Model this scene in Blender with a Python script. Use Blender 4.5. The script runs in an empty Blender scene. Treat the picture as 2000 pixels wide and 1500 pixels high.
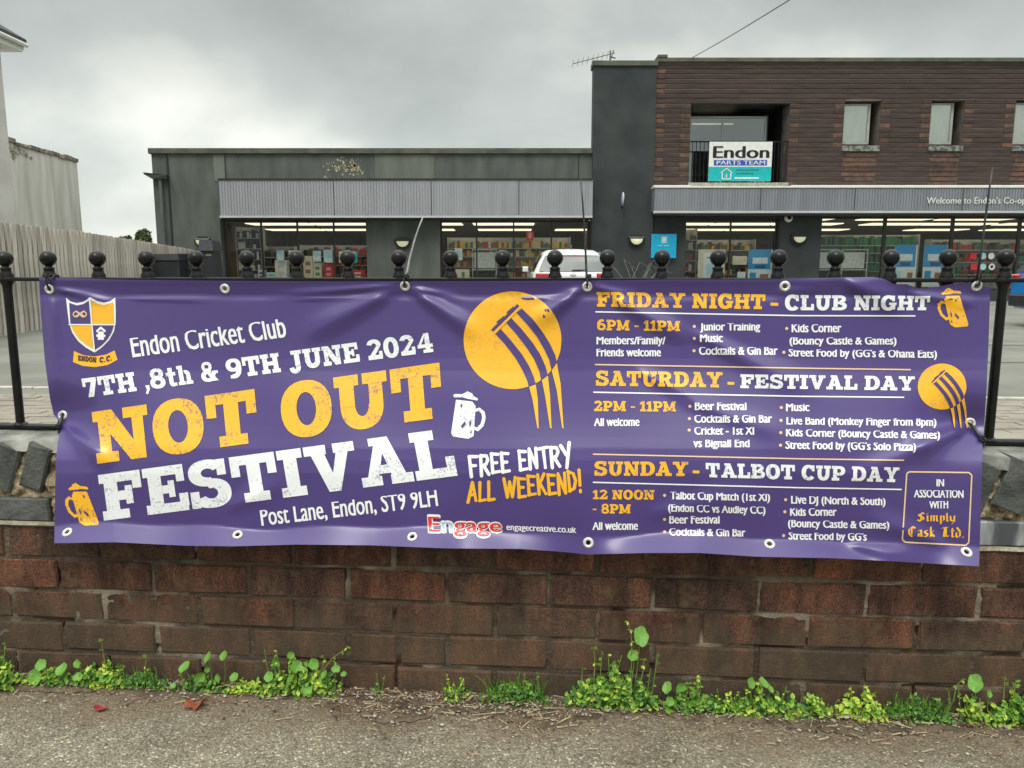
import bpy, bmesh, math, random
import numpy as np
from mathutils import Vector, Matrix
random.seed(7); np.random.seed(7)
SC = bpy.context.scene
COL = SC.collection
R = math.radians

# ------------------------------------------------------------------ camera
F = 1500.0; TH = R(8.53); CAMH = 0.98          # focal length in px of a 2000 px wide picture
cam = bpy.data.cameras.new('camera'); cam.sensor_width = 36; cam.lens = 36 * F / 2000
cam.clip_start = 0.05; cam.clip_end = 2000
co = bpy.data.objects.new('camera', cam); COL.objects.link(co)
co.location = (0, 0, CAMH); co.rotation_euler = (math.pi/2 - TH, 0, 0)
SC.camera = co

# ------------------------------------------------------------------ sky and sun (overcast)
SUN_EL, SUN_ROT = R(58), R(200)
w = bpy.data.worlds.new('World'); SC.world = w; w.use_nodes = True
nt = w.node_tree; nt.nodes.clear(); L = nt.links.new
def N(t, **k):
    n = nt.nodes.new(t)
    for a, b in k.items(): setattr(n, a, b)
    return n
out = N('ShaderNodeOutputWorld')
sky = N('ShaderNodeTexSky', sky_type='NISHITA', sun_disc=False, sun_elevation=SUN_EL, sun_rotation=SUN_ROT)
b1 = N('ShaderNodeBackground'); b1.inputs['Strength'].default_value = 0.012; L(sky.outputs[0], b1.inputs[0])
tc = N('ShaderNodeTexCoord'); sep = N('ShaderNodeSeparateXYZ'); L(tc.outputs['Generated'], sep.inputs[0])
mp = N('ShaderNodeMapping'); mp.inputs['Scale'].default_value = (1.0, 1.0, 1.7); mp.inputs['Location'].default_value = (1.3, 6.0, 12.1)
L(tc.outputs['Generated'], mp.inputs[0])
n1 = N('ShaderNodeTexNoise'); n1.inputs['Scale'].default_value = 2.3; n1.inputs['Detail'].default_value = 5; n1.inputs['Roughness'].default_value = .48
n1.inputs['Distortion'].default_value = .12
L(mp.outputs[0], n1.inputs['Vector'])
cr = N('ShaderNodeValToRGB')
cr.color_ramp.elements[0].position = .36; cr.color_ramp.elements[0].color = (.415, .445, .415, 1)
cr.color_ramp.elements[1].position = .66; cr.color_ramp.elements[1].color = (.90, .91, .82, 1)
e = cr.color_ramp.elements.new(.5); e.color = (.56, .59, .55, 1)
L(n1.outputs[0], cr.inputs[0])
# an overcast dome is about three times brighter overhead than at the horizon
mr = N('ShaderNodeMapRange'); mr.interpolation_type = 'SMOOTHSTEP'
mr.inputs['From Min'].default_value = .30; mr.inputs['From Max'].default_value = 1.0
mr.inputs['To Min'].default_value = 1.0; mr.inputs['To Max'].default_value = 4.2
L(sep.outputs[2], mr.inputs[0])
mh = N('ShaderNodeMapRange'); mh.interpolation_type = 'SMOOTHSTEP'      # pale band low in the sky
mh.inputs['From Min'].default_value = .02; mh.inputs['From Max'].default_value = .30
mh.inputs['To Min'].default_value = 1.34; mh.inputs['To Max'].default_value = .92
L(sep.outputs[2], mh.inputs[0])
mm = N('ShaderNodeMath', operation='MULTIPLY'); L(mr.outputs[0], mm.inputs[0]); L(mh.outputs[0], mm.inputs[1])
b2 = N('ShaderNodeBackground'); L(cr.outputs[0], b2.inputs[0]); L(mm.outputs[0], b2.inputs['Strength'])
ad = N('ShaderNodeAddShader'); L(b1.outputs[0], ad.inputs[0]); L(b2.outputs[0], ad.inputs[1]); L(ad.outputs[0], out.inputs[0])
sl = bpy.data.lights.new('sun', 'SUN'); sl.energy = 1.3; sl.angle = R(25); sl.color = (1, .96, .9)
so = bpy.data.objects.new('sun', sl); COL.objects.link(so)
so.location = (0, -5, 20); so.rotation_euler = (R(90) - SUN_EL, 0, R(-20))
SC.view_settings.view_transform = 'Standard'; SC.view_settings.look = 'None'
SC.view_settings.exposure = 0.0; SC.view_settings.gamma = 1; SC.view_settings.use_curve_mapping = False
SC.cycles.max_bounces = 8; SC.cycles.transparent_max_bounces = 16

# ------------------------------------------------------------------ helpers
def ray(px, py):
    x = (px-1000)/F; y = (750-py)/F
    return x, math.cos(TH)+y*math.sin(TH), -math.sin(TH)+y*math.cos(TH)
def atY(px, py, Y):
    d = ray(px, py); t = Y/d[1]; return Vector((d[0]*t, Y, CAMH+d[2]*t))
def atZ(px, py, z=0.0):
    d = ray(px, py); t = (z-CAMH)/d[2]; return Vector((d[0]*t, d[1]*t, z))
Y0 = 1.63; AL = math.atan(-.077)                # the wall's line: through (0, Y0), turned by AL
NX, NY = math.sin(AL), -math.cos(AL)            # its outward normal, towards the pavement
def wl(px, py, o=0.0):
    """picture point -> wall coordinates (along, -out, up); arrays allowed"""
    x = (np.asarray(px, float)-1000)/F; y = (750-np.asarray(py, float))/F
    dx, dy, dz = x, math.cos(TH)+y*math.sin(TH), -math.sin(TH)+y*math.cos(TH)
    t = (Y0*NY+o)/(dx*NX+dy*NY)
    X, Yv, Z = dx*t, dy*t-Y0, CAMH+dz*t
    return np.stack([X*math.cos(AL)+Yv*math.sin(AL), -np.asarray(o)+0*X, Z], -1)
def wall_u(px, py, z=0.0):
    p = atZ(px, py, z); Yv = p.y-Y0
    return p.x*math.cos(AL)+Yv*math.sin(AL), -p.x*math.sin(AL)+Yv*math.cos(AL)

MATS = {}
def mat(name, c, c2=None, rough=.8, scale=8, detail=4, lo=.35, hi=.65, bump=0, bscale=None, metal=0, spec=.5,
        rnd=0, coords='Object', stretch=None, emit=None, sss=0, coat=0):
    if name in MATS: return MATS[name]
    m = bpy.data.materials.new(name); m.use_nodes = True; MATS[name] = m
    t = m.node_tree; p = t.nodes['Principled BSDF']; l = t.links.new
    p.inputs['Roughness'].default_value = rough; p.inputs['Metallic'].default_value = metal
    p.inputs['Specular IOR Level'].default_value = spec; p.inputs['Coat Weight'].default_value = coat
    c = tuple(c); c2 = tuple(c2) if c2 else tuple(min(1, v*.72) for v in c)
    tcn = t.nodes.new('ShaderNodeTexCoord')
    src = tcn.outputs[coords] if coords != 'World' else t.nodes.new('ShaderNodeNewGeometry').outputs['Position']
    if stretch:
        q = t.nodes.new('ShaderNodeMapping'); q.inputs['Scale'].default_value = stretch; l(src, q.inputs[0]); src = q.outputs[0]
    n = t.nodes.new('ShaderNodeTexNoise'); n.inputs['Scale'].default_value = scale; n.inputs['Detail'].default_value = detail
    l(src, n.inputs['Vector'])
    r = t.nodes.new('ShaderNodeValToRGB'); r.color_ramp.elements[0].position = lo; r.color_ramp.elements[1].position = hi
    r.color_ramp.elements[0].color = c2+(1,); r.color_ramp.elements[1].color = c+(1,); l(n.outputs[0], r.inputs[0])
    col = r.outputs[0]
    if rnd:
        oi = t.nodes.new('ShaderNodeObjectInfo'); mr_ = t.nodes.new('ShaderNodeMapRange')
        mr_.inputs['To Min'].default_value = 1-rnd; mr_.inputs['To Max'].default_value = 1+rnd
        l(oi.outputs['Random'], mr_.inputs[0])
        vm = t.nodes.new('ShaderNodeVectorMath'); vm.operation = 'SCALE'; l(col, vm.inputs[0]); l(mr_.outputs[0], vm.inputs['Scale']); col = vm.outputs[0]
    l(col, p.inputs['Base Color'])
    if emit:
        l(col, p.inputs['Emission Color']); p.inputs['Emission Strength'].default_value = emit
    if bump:
        n2 = t.nodes.new('ShaderNodeTexNoise'); n2.inputs['Scale'].default_value = bscale or scale*4; n2.inputs['Detail'].default_value = 6
        l(src, n2.inputs['Vector'])
        bp = t.nodes.new('ShaderNodeBump'); bp.inputs['Strength'].default_value = 1; bp.inputs['Distance'].default_value = bump
        l(n2.outputs[0], bp.inputs['Height']); l(bp.outputs[0], p.inputs['Normal'])
    return m

class MB:
    def __init__(s): s.v = []; s.f = []; s.mi = []; s.m = 0
    def add(s, vs, fs):
        b = len(s.v); s.v += [tuple(v) for v in vs]
        for f in fs: s.f.append(tuple(b+i for i in f)); s.mi.append(s.m)
        return s
    def box(s, x0, x1, y0, y1, z0, z1, M=None):
        vs = [Vector((x, y, z)) for x in (x0, x1) for y in (y0, y1) for z in (z0, z1)]
        if M is not None: vs = [M @ v for v in vs]
        return s.add(vs, [(0,1,3,2), (4,6,7,5), (0,4,5,1), (2,3,7,6), (0,2,6,4), (1,5,7,3)])
    def cbox(s, x0, x1, y0, y1, z0, z1, c=.004, jit=0, M=None):
        """box whose -y face is chamfered"""
        j = lambda: random.uniform(-jit, jit)
        vs = [(x0+c+j(), y0, z0+c+j()), (x1-c+j(), y0, z0+c+j()), (x1-c+j(), y0, z1-c+j()), (x0+c+j(), y0, z1-c+j()),
              (x0+j(), y0+c, z0), (x1+j(), y0+c, z0), (x1+j(), y0+c, z1), (x0+j(), y0+c, z1),
              (x0, y1, z0), (x1, y1, z0), (x1, y1, z1), (x0, y1, z1)]
        if M is not None: vs = [M @ Vector(v) for v in vs]
        return s.add(vs, [(0,1,2,3), (4,5,1,0), (5,6,2,1), (6,7,3,2), (7,4,0,3), (8,9,5,4), (9,10,6,5), (10,11,7,6), (11,8,4,7), (11,10,9,8)])
    def tube(s, pts, r, n=8, cap=True):
        pts = [Vector(p) for p in pts]; rs = r if isinstance(r, (list, tuple)) else [r]*len(pts)
        rings = []; up = None
        for i, p in enumerate(pts):
            d = (pts[min(i+1, len(pts)-1)] - pts[max(i-1, 0)]).normalized()
            if up is None: up = d.orthogonal().normalized()
            up = (up - d*up.dot(d)).normalized(); sd = d.cross(up)
            rings.append([p+(up*math.cos(2*math.pi*k/n)+sd*math.sin(2*math.pi*k/n))*rs[i] for k in range(n)])
        vs = [v for rg in rings for v in rg]
        fs = [(i*n+k, i*n+(k+1) % n, (i+1)*n+(k+1) % n, (i+1)*n+k) for i in range(len(pts)-1) for k in range(n)]
        if cap: fs += [tuple(reversed(range(n))), tuple((len(pts)-1)*n+k for k in range(n))]
        return s.add(vs, fs)
    def lathe(s, prof, c=(0, 0, 0), n=16, M=None):
        vs = []; c = Vector(c)
        for r, z in prof:
            for k in range(n):
                v = Vector((r*math.cos(2*math.pi*k/n), r*math.sin(2*math.pi*k/n), z))
                vs.append((M @ v if M is not None else v)+c)
        fs = [(i*n+k, i*n+(k+1) % n, (i+1)*n+(k+1) % n, (i+1)*n+k) for i in range(len(prof)-1) for k in range(n)]
        return s.add(vs, fs)
    def ball(s, c, r, n=12, m=8, sc=(1, 1, 1)):
        pr = [(max(1e-4, r*math.sin(math.pi*i/m)), -r*math.cos(math.pi*i/m)) for i in range(m+1)]
        return s.lathe(pr, c, n, Matrix.Diagonal(Vector(sc)))
    def mesh(s, name, mats, smooth=False):
        me = bpy.data.meshes.new(name); me.from_pydata(s.v, [], s.f)
        for m in (mats if isinstance(mats, (list, tuple)) else [mats]): me.materials.append(m)
        me.polygons.foreach_set('material_index', s.mi)
        if smooth:
            me.polygons.foreach_set('use_smooth', [True]*len(me.polygons))
            if smooth == 'auto': me.set_sharp_from_angle(angle=R(40))
        me.validate(); me.update(); return me
    def build(s, name, mats, parent=None, smooth=False, **k):
        return link(name, s.mesh(name, mats, smooth), parent, **k)
def link(name, me, parent=None, loc=None, rot=None, label=None, cat=None, group=None, kind=None):
    o = bpy.data.objects.new(name, me); COL.objects.link(o)
    if parent is not None: o.parent = parent
    if loc is not None: o.location = loc
    if rot is not None: o.rotation_euler = rot
    if label: o['label'] = label
    if cat: o['category'] = cat
    if group: o['group'] = group
    if kind: o['kind'] = kind
    return o
def thing(name, label, cat, loc=(0, 0, 0), rot=(0, 0, 0), group=None):
    return link(name, None, None, loc, rot, label, cat, group)
WALLROT = (0, 0, AL); WALLLOC = (0, Y0, 0)

# ------------------------------------------------------------------ materials
def pavement_mat():
    m = bpy.data.materials.new('worn_asphalt'); m.use_nodes = True; t = m.node_tree; p = t.nodes['Principled BSDF']; l = t.links.new
    g = t.nodes.new('ShaderNodeNewGeometry').outputs['Position']
    def noise(s, d=4, r=.6):
        n = t.nodes.new('ShaderNodeTexNoise'); n.inputs['Scale'].default_value = s; n.inputs['Detail'].default_value = d; n.inputs['Roughness'].default_value = r
        l(g, n.inputs['Vector']); return n.outputs[0]
    def ramp(x, els):
        r = t.nodes.new('ShaderNodeValToRGB'); e0 = r.color_ramp.elements
        e0[0].position, e0[0].color = els[0][0], tuple(els[0][1])+(1,); e0[1].position, e0[1].color = els[-1][0], tuple(els[-1][1])+(1,)
        for q in els[1:-1]: z = e0.new(q[0]); z.color = tuple(q[1])+(1,)
        l(x, r.inputs[0]); return r.outputs[0]
    def mix(f, a, b, mode='MIX'):
        x = t.nodes.new('ShaderNodeMix'); x.data_type = 'RGBA'; x.blend_type = mode
        if isinstance(f, float): x.inputs[0].default_value = f
        else: l(f, x.inputs[0])
        l(a, x.inputs[6]); l(b, x.inputs[7]); return x.outputs[2]
    v = t.nodes.new('ShaderNodeTexVoronoi'); v.inputs['Scale'].default_value = 215; l(g, v.inputs['Vector'])
    hv = t.nodes.new('ShaderNodeSeparateColor'); l(v.outputs['Color'], hv.inputs[0])
    base = ramp(hv.outputs[0], [(0, (.175, .165, .14)), (.45, (.262, .246, .208)), (.90, (.335, .318, .27)), (.99, (.62, .59, .51))])
    gap = ramp(v.outputs['Distance'], [(.35, (1, 1, 1)), (.75, (.60, .57, .52))])
    a = mix(1.0, base, gap, 'MULTIPLY')
    patch = ramp(noise(4.5, 8, .7), [(.30, (.60, .57, .50)), (.5, (1, .98, .93)), (.70, (1.28, 1.26, 1.2))])
    a = mix(1.0, a, patch, 'MULTIPLY')
    fine = ramp(noise(620, 2), [(.4, (.72, .7, .68)), (.6, (1.25, 1.22, 1.15))])
    a = mix(1.0, a, fine, 'MULTIPLY')
    oc = t.nodes.new('ShaderNodeTexCoord'); sy = t.nodes.new('ShaderNodeSeparateXYZ'); l(oc.outputs['Object'], sy.inputs[0])
    ma = t.nodes.new('ShaderNodeMath'); ma.operation = 'MULTIPLY_ADD'; l(noise(5, 8, .75), ma.inputs[0]); ma.inputs[1].default_value = .52; l(sy.outputs[1], ma.inputs[2])
    dm = ramp(ma.outputs[0], [(.06, (0, 0, 0)), (.20, (.72, .72, .72))])
    dc = ramp(noise(140, 3), [(.4, (.13, .09, .055)), (.6, (.24, .18, .12))])
    a = mix(dm, a, dc)
    l(a, p.inputs['Base Color']); p.inputs['Roughness'].default_value = .85
    bp = t.nodes.new('ShaderNodeBump'); bp.inputs['Distance'].default_value = .0026; bp.inputs['Strength'].default_value = 1; bp.invert = True
    l(v.outputs['Distance'], bp.inputs['Height']); l(bp.outputs[0], p.inputs['Normal'])
    return m
M_PAVE = pavement_mat()

def brick_mat():
    m = bpy.data.materials.new('old_brick'); m.use_nodes = True; t = m.node_tree; p = t.nodes['Principled BSDF']; l = t.links.new
    g = t.nodes.new('ShaderNodeNewGeometry').outputs['Position']; oi = t.nodes.new('ShaderNodeObjectInfo')
    def noise(s, d=4, r=.6, vec=None):
        n = t.nodes.new('ShaderNodeTexNoise'); n.inputs['Scale'].default_value = s; n.inputs['Detail'].default_value = d; n.inputs['Roughness'].default_value = r
        l(vec or g, n.inputs['Vector']); return n.outputs[0]
    def ramp(x, els):
        r = t.nodes.new('ShaderNodeValToRGB'); e0 = r.color_ramp.elements
        e0[0].position, e0[0].color = els[0][0], tuple(els[0][1])+(1,); e0[1].position, e0[1].color = els[-1][0], tuple(els[-1][1])+(1,)
        for q in els[1:-1]: z = e0.new(q[0]); z.color = tuple(q[1])+(1,)
        l(x, r.inputs[0]); return r.outputs[0]
    def mix(f, a, b, mode='MIX'):
        x = t.nodes.new('ShaderNodeMix'); x.data_type = 'RGBA'; x.blend_type = mode
        if isinstance(f, float): x.inputs[0].default_value = f
        else: l(f, x.inputs[0])
        l(a, x.inputs[6]); l(b, x.inputs[7]); return x.outputs[2]
    per = ramp(oi.outputs['Random'], [(0, (.120, .062, .048)), (.3, (.135, .068, .050)), (.5, (.098, .060, .050)), (.75, (.155, .072, .050)), (1, (.110, .064, .052))])
    band = t.nodes.new('ShaderNodeMapping'); band.inputs['Scale'].default_value = (1, 1, .35); l(g, band.inputs[0])
    blot = ramp(noise(15, 7, .72, band.outputs[0]), [(.36, (.34, .33, .33)), (.47, (.62, .60, .58)), (.56, (1.0, .92, .84)), (.66, (1.6, 1.25, 1.0))])
    a = mix(1.0, per, blot, 'MULTIPLY')
    grit = ramp(noise(260, 4, .8), [(.34, (.38, .36, .33)), (.5, (1, 1, 1)), (.66, (1.95, 1.8, 1.55))])
    a = mix(1.0, a, grit, 'MULTIPLY')
    och = ramp(noise(21, 6, .75), [(.53, (0, 0, 0)), (.68, (.6, .6, .6))])
    oc = t.nodes.new('ShaderNodeRGB'); oc.outputs[0].default_value = (.17, .12, .065, 1)
    a = mix(och, a, oc.outputs[0])
    lime = ramp(noise(55, 6, .8), [(.66, (0, 0, 0)), (.76, (.7, .7, .7))])
    lc = t.nodes.new('ShaderNodeRGB'); lc.outputs[0].default_value = (.42, .39, .33, 1)
    a = mix(lime, a, lc.outputs[0])
    # damp green-brown grime growing on the lowest courses
    sp = t.nodes.new('ShaderNodeSeparateXYZ'); l(g, sp.inputs[0])
    add = t.nodes.new('ShaderNodeMath'); add.operation = 'MULTIPLY_ADD'; l(noise(7, 4), add.inputs[0]); add.inputs[1].default_value = -.35; l(sp.outputs[2], add.inputs[2])
    gm = ramp(add.outputs[0], [(-.08, (.42, .42, .42)), (.06, (.0, .0, .0))])
    gc = t.nodes.new('ShaderNodeRGB'); gc.outputs[0].default_value = (.115, .095, .06, 1)
    a = mix(gm, a, gc.outputs[0])
    l(a, p.inputs['Base Color']); p.inputs['Roughness'].default_value = .9; p.inputs['Specular IOR Level'].default_value = .3
    bp = t.nodes.new('ShaderNodeBump'); bp.inputs['Distance'].default_value = .004; bp.inputs['Strength'].default_value = .9
    h = t.nodes.new('ShaderNodeMath'); h.operation = 'ADD'; l(noise(60, 6, .75), h.inputs[0]); l(noise(260, 4, .8), h.inputs[1])
    l(h.outputs[0], bp.inputs['Height']); l(bp.outputs[0], p.inputs['Normal'])
    return m
M_BRICK = brick_mat()
M_MORTAR = mat('weathered_mortar', (.28, .245, .185), (.078, .058, .042), rough=.95, scale=8, detail=8, lo=.50, hi=.70, bump=.006, bscale=120, coords='World', spec=.2)
M_MOSSMORTAR = mat('crumbly_tan_mortar', (.50, .40, .26), (.10, .072, .040), rough=.95, scale=45, detail=8, lo=.40, hi=.62, bump=.012, bscale=70, coords='World', spec=.2)
M_BLUEBRICK = mat('blue_engineering_brick', (.105, .110, .105), (.042, .047, .045), rough=.7, scale=22, detail=8, bump=.004, bscale=110, coords='World', rnd=.15)
M_BLUESTAIN = mat('lime_streaked_blue_brick', (.34, .36, .37), (.06, .068, .075), rough=.55, scale=26, lo=.45, hi=.66, bump=.001, coords='World', stretch=(1, 1, .22))
M_CAP = mat('cement_capping', (.31, .31, .285), (.12, .12, .105), rough=.9, detail=8, scale=17, bump=.006, bscale=50, coords='World')
M_BLACK = mat('black_gloss_paint', (.007, .0075, .009), (.012, .012, .012), rough=.24, scale=40, bump=.0002, spec=.26)
M_TIE = mat('black_nylon', (.012, .012, .014), (.03, .03, .03), rough=.3, scale=60)
M_TIEGREY = mat('pale_grey_tail', (.42, .42, .40), (.30, .30, .29), rough=.35, scale=60)  # pale grey for one tail; its loop and head stay black
M_EYE = mat('nickel_eyelet', (.80, .79, .74), (.55, .54, .5), rough=.33, scale=90, metal=.35)

def pvc(name, c, c2=None, worn=False, rough=.30):
    m = mat(name, c, c2 or tuple(v*.96 for v in c), rough=rough, scale=3, spec=.5, coat=.28)
    m.node_tree.nodes['Principled BSDF'].inputs['Coat Roughness'].default_value = .24
    t = m.node_tree; p = t.nodes['Principled BSDF']; l = t.links.new
    if worn:
        src = p.inputs['Base Color'].links[0].from_socket
        n = t.nodes.new('ShaderNodeTexNoise'); n.inputs['Scale'].default_value = 190; n.inputs['Detail'].default_value = 5; n.inputs['Roughness'].default_value = .7
        n2 = t.nodes.new('ShaderNodeTexNoise'); n2.inputs['Scale'].default_value = 22; n2.inputs['Detail'].default_value = 2
        tcn = t.nodes.new('ShaderNodeTexCoord'); l(tcn.outputs['Object'], n.inputs['Vector']); l(tcn.outputs['Object'], n2.inputs['Vector'])
        ad = t.nodes.new('ShaderNodeMath'); ad.operation = 'MULTIPLY_ADD'; l(n2.outputs[0], ad.inputs[0]); ad.inputs[1].default_value = .45; l(n.outputs[0], ad.inputs[2])
        r = t.nodes.new('ShaderNodeValToRGB'); r.color_ramp.elements[0].position = .79; r.color_ramp.elements[1].position = .85
        r.color_ramp.elements[0].color = (0, 0, 0, 1); r.color_ramp.elements[1].color = (worn, worn, worn, 1); l(ad.outputs[0], r.inputs[0])
        x = t.nodes.new('ShaderNodeMix'); x.data_type = 'RGBA'; l(r.outputs[0], x.inputs[0]); l(src, x.inputs[6]); x.inputs[7].default_value = PURPLE+(1,)
        l(x.outputs[2], p.inputs['Base Color'])
    return m
PURPLE = (.066, .040, .188)
M_PURPLE = pvc('purple_vinyl', PURPLE)
M_YEL = pvc('yellow_print', (.93, .47, .018))
M_YELW = pvc('worn_yellow_print', (.93, .47, .018), worn=.6)
M_YELL = pvc('lightly_worn_yellow_print', (.93, .47, .018), worn=.25)
M_WHT = pvc('white_print', (.86, .87, .88))
M_WHTW = pvc('worn_white_print', (.83, .85, .87), worn=.45)
M_RED = pvc('red_print', (.72, .03, .03))
M_PEACH = pvc('pale_gold_print', (.80, .55, .30))

# ------------------------------------------------------------------ ground
mb = MB()
mb.add([(-600, -300, -.03), (600, -300, -.03), (600, 900, -.03), (-600, 900, -.03)], [(0, 1, 2, 3)])
M_GROUND = mat('far_ground', (.11, .12, .07), (.07, .09, .04), scale=.2, rough=1)
mb.build('ground', M_GROUND, kind='structure')
def gridmesh(name, x0, x1, y0, y1, nx, ny, zf, m, **k):
    g = MB(); vs = [(x0+(x1-x0)*i/nx, y0+(y1-y0)*j/ny) for j in range(ny+1) for i in range(nx+1)]
    g.add([(x, y, zf(x, y)) for x, y in vs], [(j*(nx+1)+i, j*(nx+1)+i+1, (j+1)*(nx+1)+i+1, (j+1)*(nx+1)+i) for j in range(ny) for i in range(nx)])
    return g.build(name, m, smooth=True, **k)
from mathutils import noise as mn
gridmesh('pavement', -4, 4, -3.5, .05, 160, 90, lambda x, y: .004*mn.noise((x*2.3, y*2.3, 0))+.0015*mn.noise((x*11, y*11, 3)), M_PAVE,
         kind='structure', loc=WALLLOC, rot=WALLROT)
M_TARMAC = mat('car_park_tarmac', (.215, .218, .185), (.155, .158, .138), rough=.92, scale=1.1, bump=.004, bscale=90, coords='World')
mb = MB(); mb.add([(-40, 6.42, -.012), (40, 5.05, -.012), (40, 60, -.012), (-40, 60, -.012)], [(0, 1, 2, 3)])
mb.build('car_park', M_TARMAC, kind='structure')
M_PAVER = mat('brown_block_paving', (.31, .28, .235), (.20, .175, .145), rough=.9, scale=5, bump=.003, bscale=80, coords='World', stretch=(.5, 2.5, 1))
mb = MB()
mb.add([(-14, 1.5, -.014), (14, 1.5, -.014), (14, 6.3, -.014), (-14, 6.3, -.014)], [(0, 1, 2, 3)])
pv = mb.build('block_paving', mat('paving_joint_sand', (.20, .17, .13), scale=20), kind='structure')
mb = MB()
for j in range(42):
    y = 1.98+j*.104
    if y > 5.95: break
    for i in range(-34, 34):
        x = i*.21+(.105 if j % 2 else 0)
        yk = 6.33-.085*(x+4)*.9
        if y+.10 > yk: continue
        if abs(x) < y*.40 and y < 5.6: continue      # the part always behind the banner and wall
        if abs(x) > y*.85+.3: continue
        h = -.006+random.uniform(-.003, .003)
        mb.box(x+.003, x+.207, y+.003, y+.101, -.03, h)
mb.build('paver', M_PAVER, pv, kind='stuff')
M_KERB = mat('pale_concrete_edging', (.52, .49, .42), (.38, .36, .31), scale=9, coords='World', rnd=.12)
kb = link('kerb_line', None, kind='structure'); 
km = MB().cbox(0, .89, 0, .06, -.03, .002, c=.004).mesh('edging_stone', M_KERB)
ka = math.atan2(5.794-6.332, 3.878+4.0)
for i in range(-4, 16):
    p = Vector((-4.0, 6.332, 0))+Vector((math.cos(ka), math.sin(ka), 0))*(i*.9)
    if abs(p.x) > 7.5: continue
    link('edging_stone', km, kb, p, (0, 0, ka))
# darker repair seam across the car park on the right
mb = MB()
for (x0, y0, x1, y1, hw) in ((2.5, 10.3, 12, 9.7, .05), (1.5, 8.3, 9, 8.0, .03)):
    mb.add([(x0, y0-hw, -.008), (x1, y1-hw, -.008), (x1, y1+hw, -.008), (x0, y0+hw, -.008)], [(0, 1, 2, 3)])
mb.build('tarmac_seam', mat('bitumen_seam', (.13, .12, .12), scale=9), kind='structure')

# ------------------------------------------------------------------ boundary wall
wall = thing('boundary_wall', 'low weathered red brown brick wall under the banner with blue brick coping', 'wall', WALLLOC, WALLROT)
def rough_face(name, u0, u1, z0, z1, step, yf, m, back, parent):
    nx, nz = int((u1-u0)/step), max(1, int((z1-z0)/step)); g = MB()
    vs = []
    for j in range(nz+1):
        for i in range(nx+1):
            u = u0+(u1-u0)*i/nx; z = z0+(z1-z0)*j/nz; vs.append((u, yf(u, z), z))
    fs = [(j*(nx+1)+i, j*(nx+1)+i+1, (j+1)*(nx+1)+i+1, (j+1)*(nx+1)+i) for j in range(nz) for i in range(nx)]
    g.add(vs, fs); g.box(u0, u1, .014, back, z0, z1)
    o = g.build(name, m, parent, smooth='auto'); return o
rough_face('mortar', -2.0, 2.0, -.02, .392, .009, lambda u, z: .0044+.0052*max(-.35, mn.noise((u*7, z*34, 1)))+.003*mn.noise((u*60, z*60, 5))+(.010 if mn.noise((u*6, z*26, 7)) > .33 else 0), M_MORTAR, .20, wall)
bm_var = []
for k in range(7):
    g = MB(); g.cbox(0, .2205, 0, .10, 0, .0685, c=random.uniform(.002, .0055), jit=.0024); bm_var.append(g.mesh('brick', M_BRICK))
half = []
for k in range(3):
    g = MB(); g.cbox(0, .105, 0, .10, 0, .0675, c=.0035, jit=.0015); half.append(g.mesh('brick', M_BRICK))
for k in range(5):
    z = .3158-.0775*k; u = (-.269 if k % 2 == 0 else -.376)+.0045-.2295*8
    while u < 1.95:
        if k == 3 and abs(u+.31) < .12:                 # a pair of half bricks, as in the photograph
            for q in (0, 1):
                link('brick', random.choice(half), wall, (u+q*.1145, random.uniform(-.002, .002), z))
        else:
            link('brick', random.choice(bm_var), wall, (u+random.uniform(-.002, .002), random.uniform(-.0035, .003), z+random.uniform(-.002, .002)),
                 (0, random.uniform(-.004, .004), random.uniform(-.006, .006)))
        u += .2295
# pale bed joint, blue bricks laid flat, then blue bricks set on a slant in crumbly mortar
rough_face('bed_mortar', -2.0, 2.0, .3922, .402, .008, lambda u, z: -.004+.004*mn.noise((u*20, z*20, 2)), mat('pale_bed_mortar', (.55, .52, .42), (.3, .26, .19), scale=30, coords='World', bump=.004), .20, wall)
rough_face('coping_mortar', -2.0, 2.0, .4022, .572, .006, lambda u, z: .007+.014*mn.noise((u*28, z*28, 8))+.008*mn.noise((u*85, z*85, 5)), M_MOSSMORTAR, .19, wall)
fl = [MB().cbox(0, .226, 0, .10, 0, .054, c=.004, jit=.001).mesh('coping_base_brick', m) for m in (M_BLUEBRICK, M_BLUESTAIN)]
u = float(wl(99, 995)[0])-.226
us = [u-.245*k for k in range(0, 5)]+[u+.245*k for k in range(1, 14)]
for u in us:
    if -2 < u < 1.75: link('coping_base_brick', fl[1 if .9 < u < 1.2 else 0], wall, (u, -.006, .4025))
sb = []
for k in range(4):
    wd = (.052, .056, .060, .074)[k]
    g = MB(); Mx = Matrix.Shear('XZ', 4, (0, 0)) if False else Matrix.Identity(4)
    g.cbox(0, wd+.002, 0, .11, 0, .108, c=.0045, jit=.0042); sb.append(g.mesh('coping_brick', M_BLUEBRICK))
u = -1.138; k = 0
pos = [u-.084*i for i in range(0, 9)]+[u+.086*i for i in range(1, 25)]
for i, q in enumerate(pos):
    if q > .93: continue
    link('coping_brick', sb[i % 3], wall, (q, -.004+random.uniform(-.003, .003), .487+random.uniform(-.003, .003)), (0, R(20+random.uniform(-2, 2)), random.uniform(-.03, .03)))
ur = 1.004
for q, v in ((ur-.098, 1), (ur, 3), (ur+.115, 2), (ur+.21, 1), (ur+.30, 0), (ur+.39, 2), (ur+.475, 1), (ur+.56, 0), (ur+.65, 2), (ur+.735, 1), (ur+.82, 0)):
    link('coping_brick', sb[v], wall, (q, -.006, .494), (0, R(20+random.uniform(-3, 3)), random.uniform(-.03, .03)))
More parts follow.
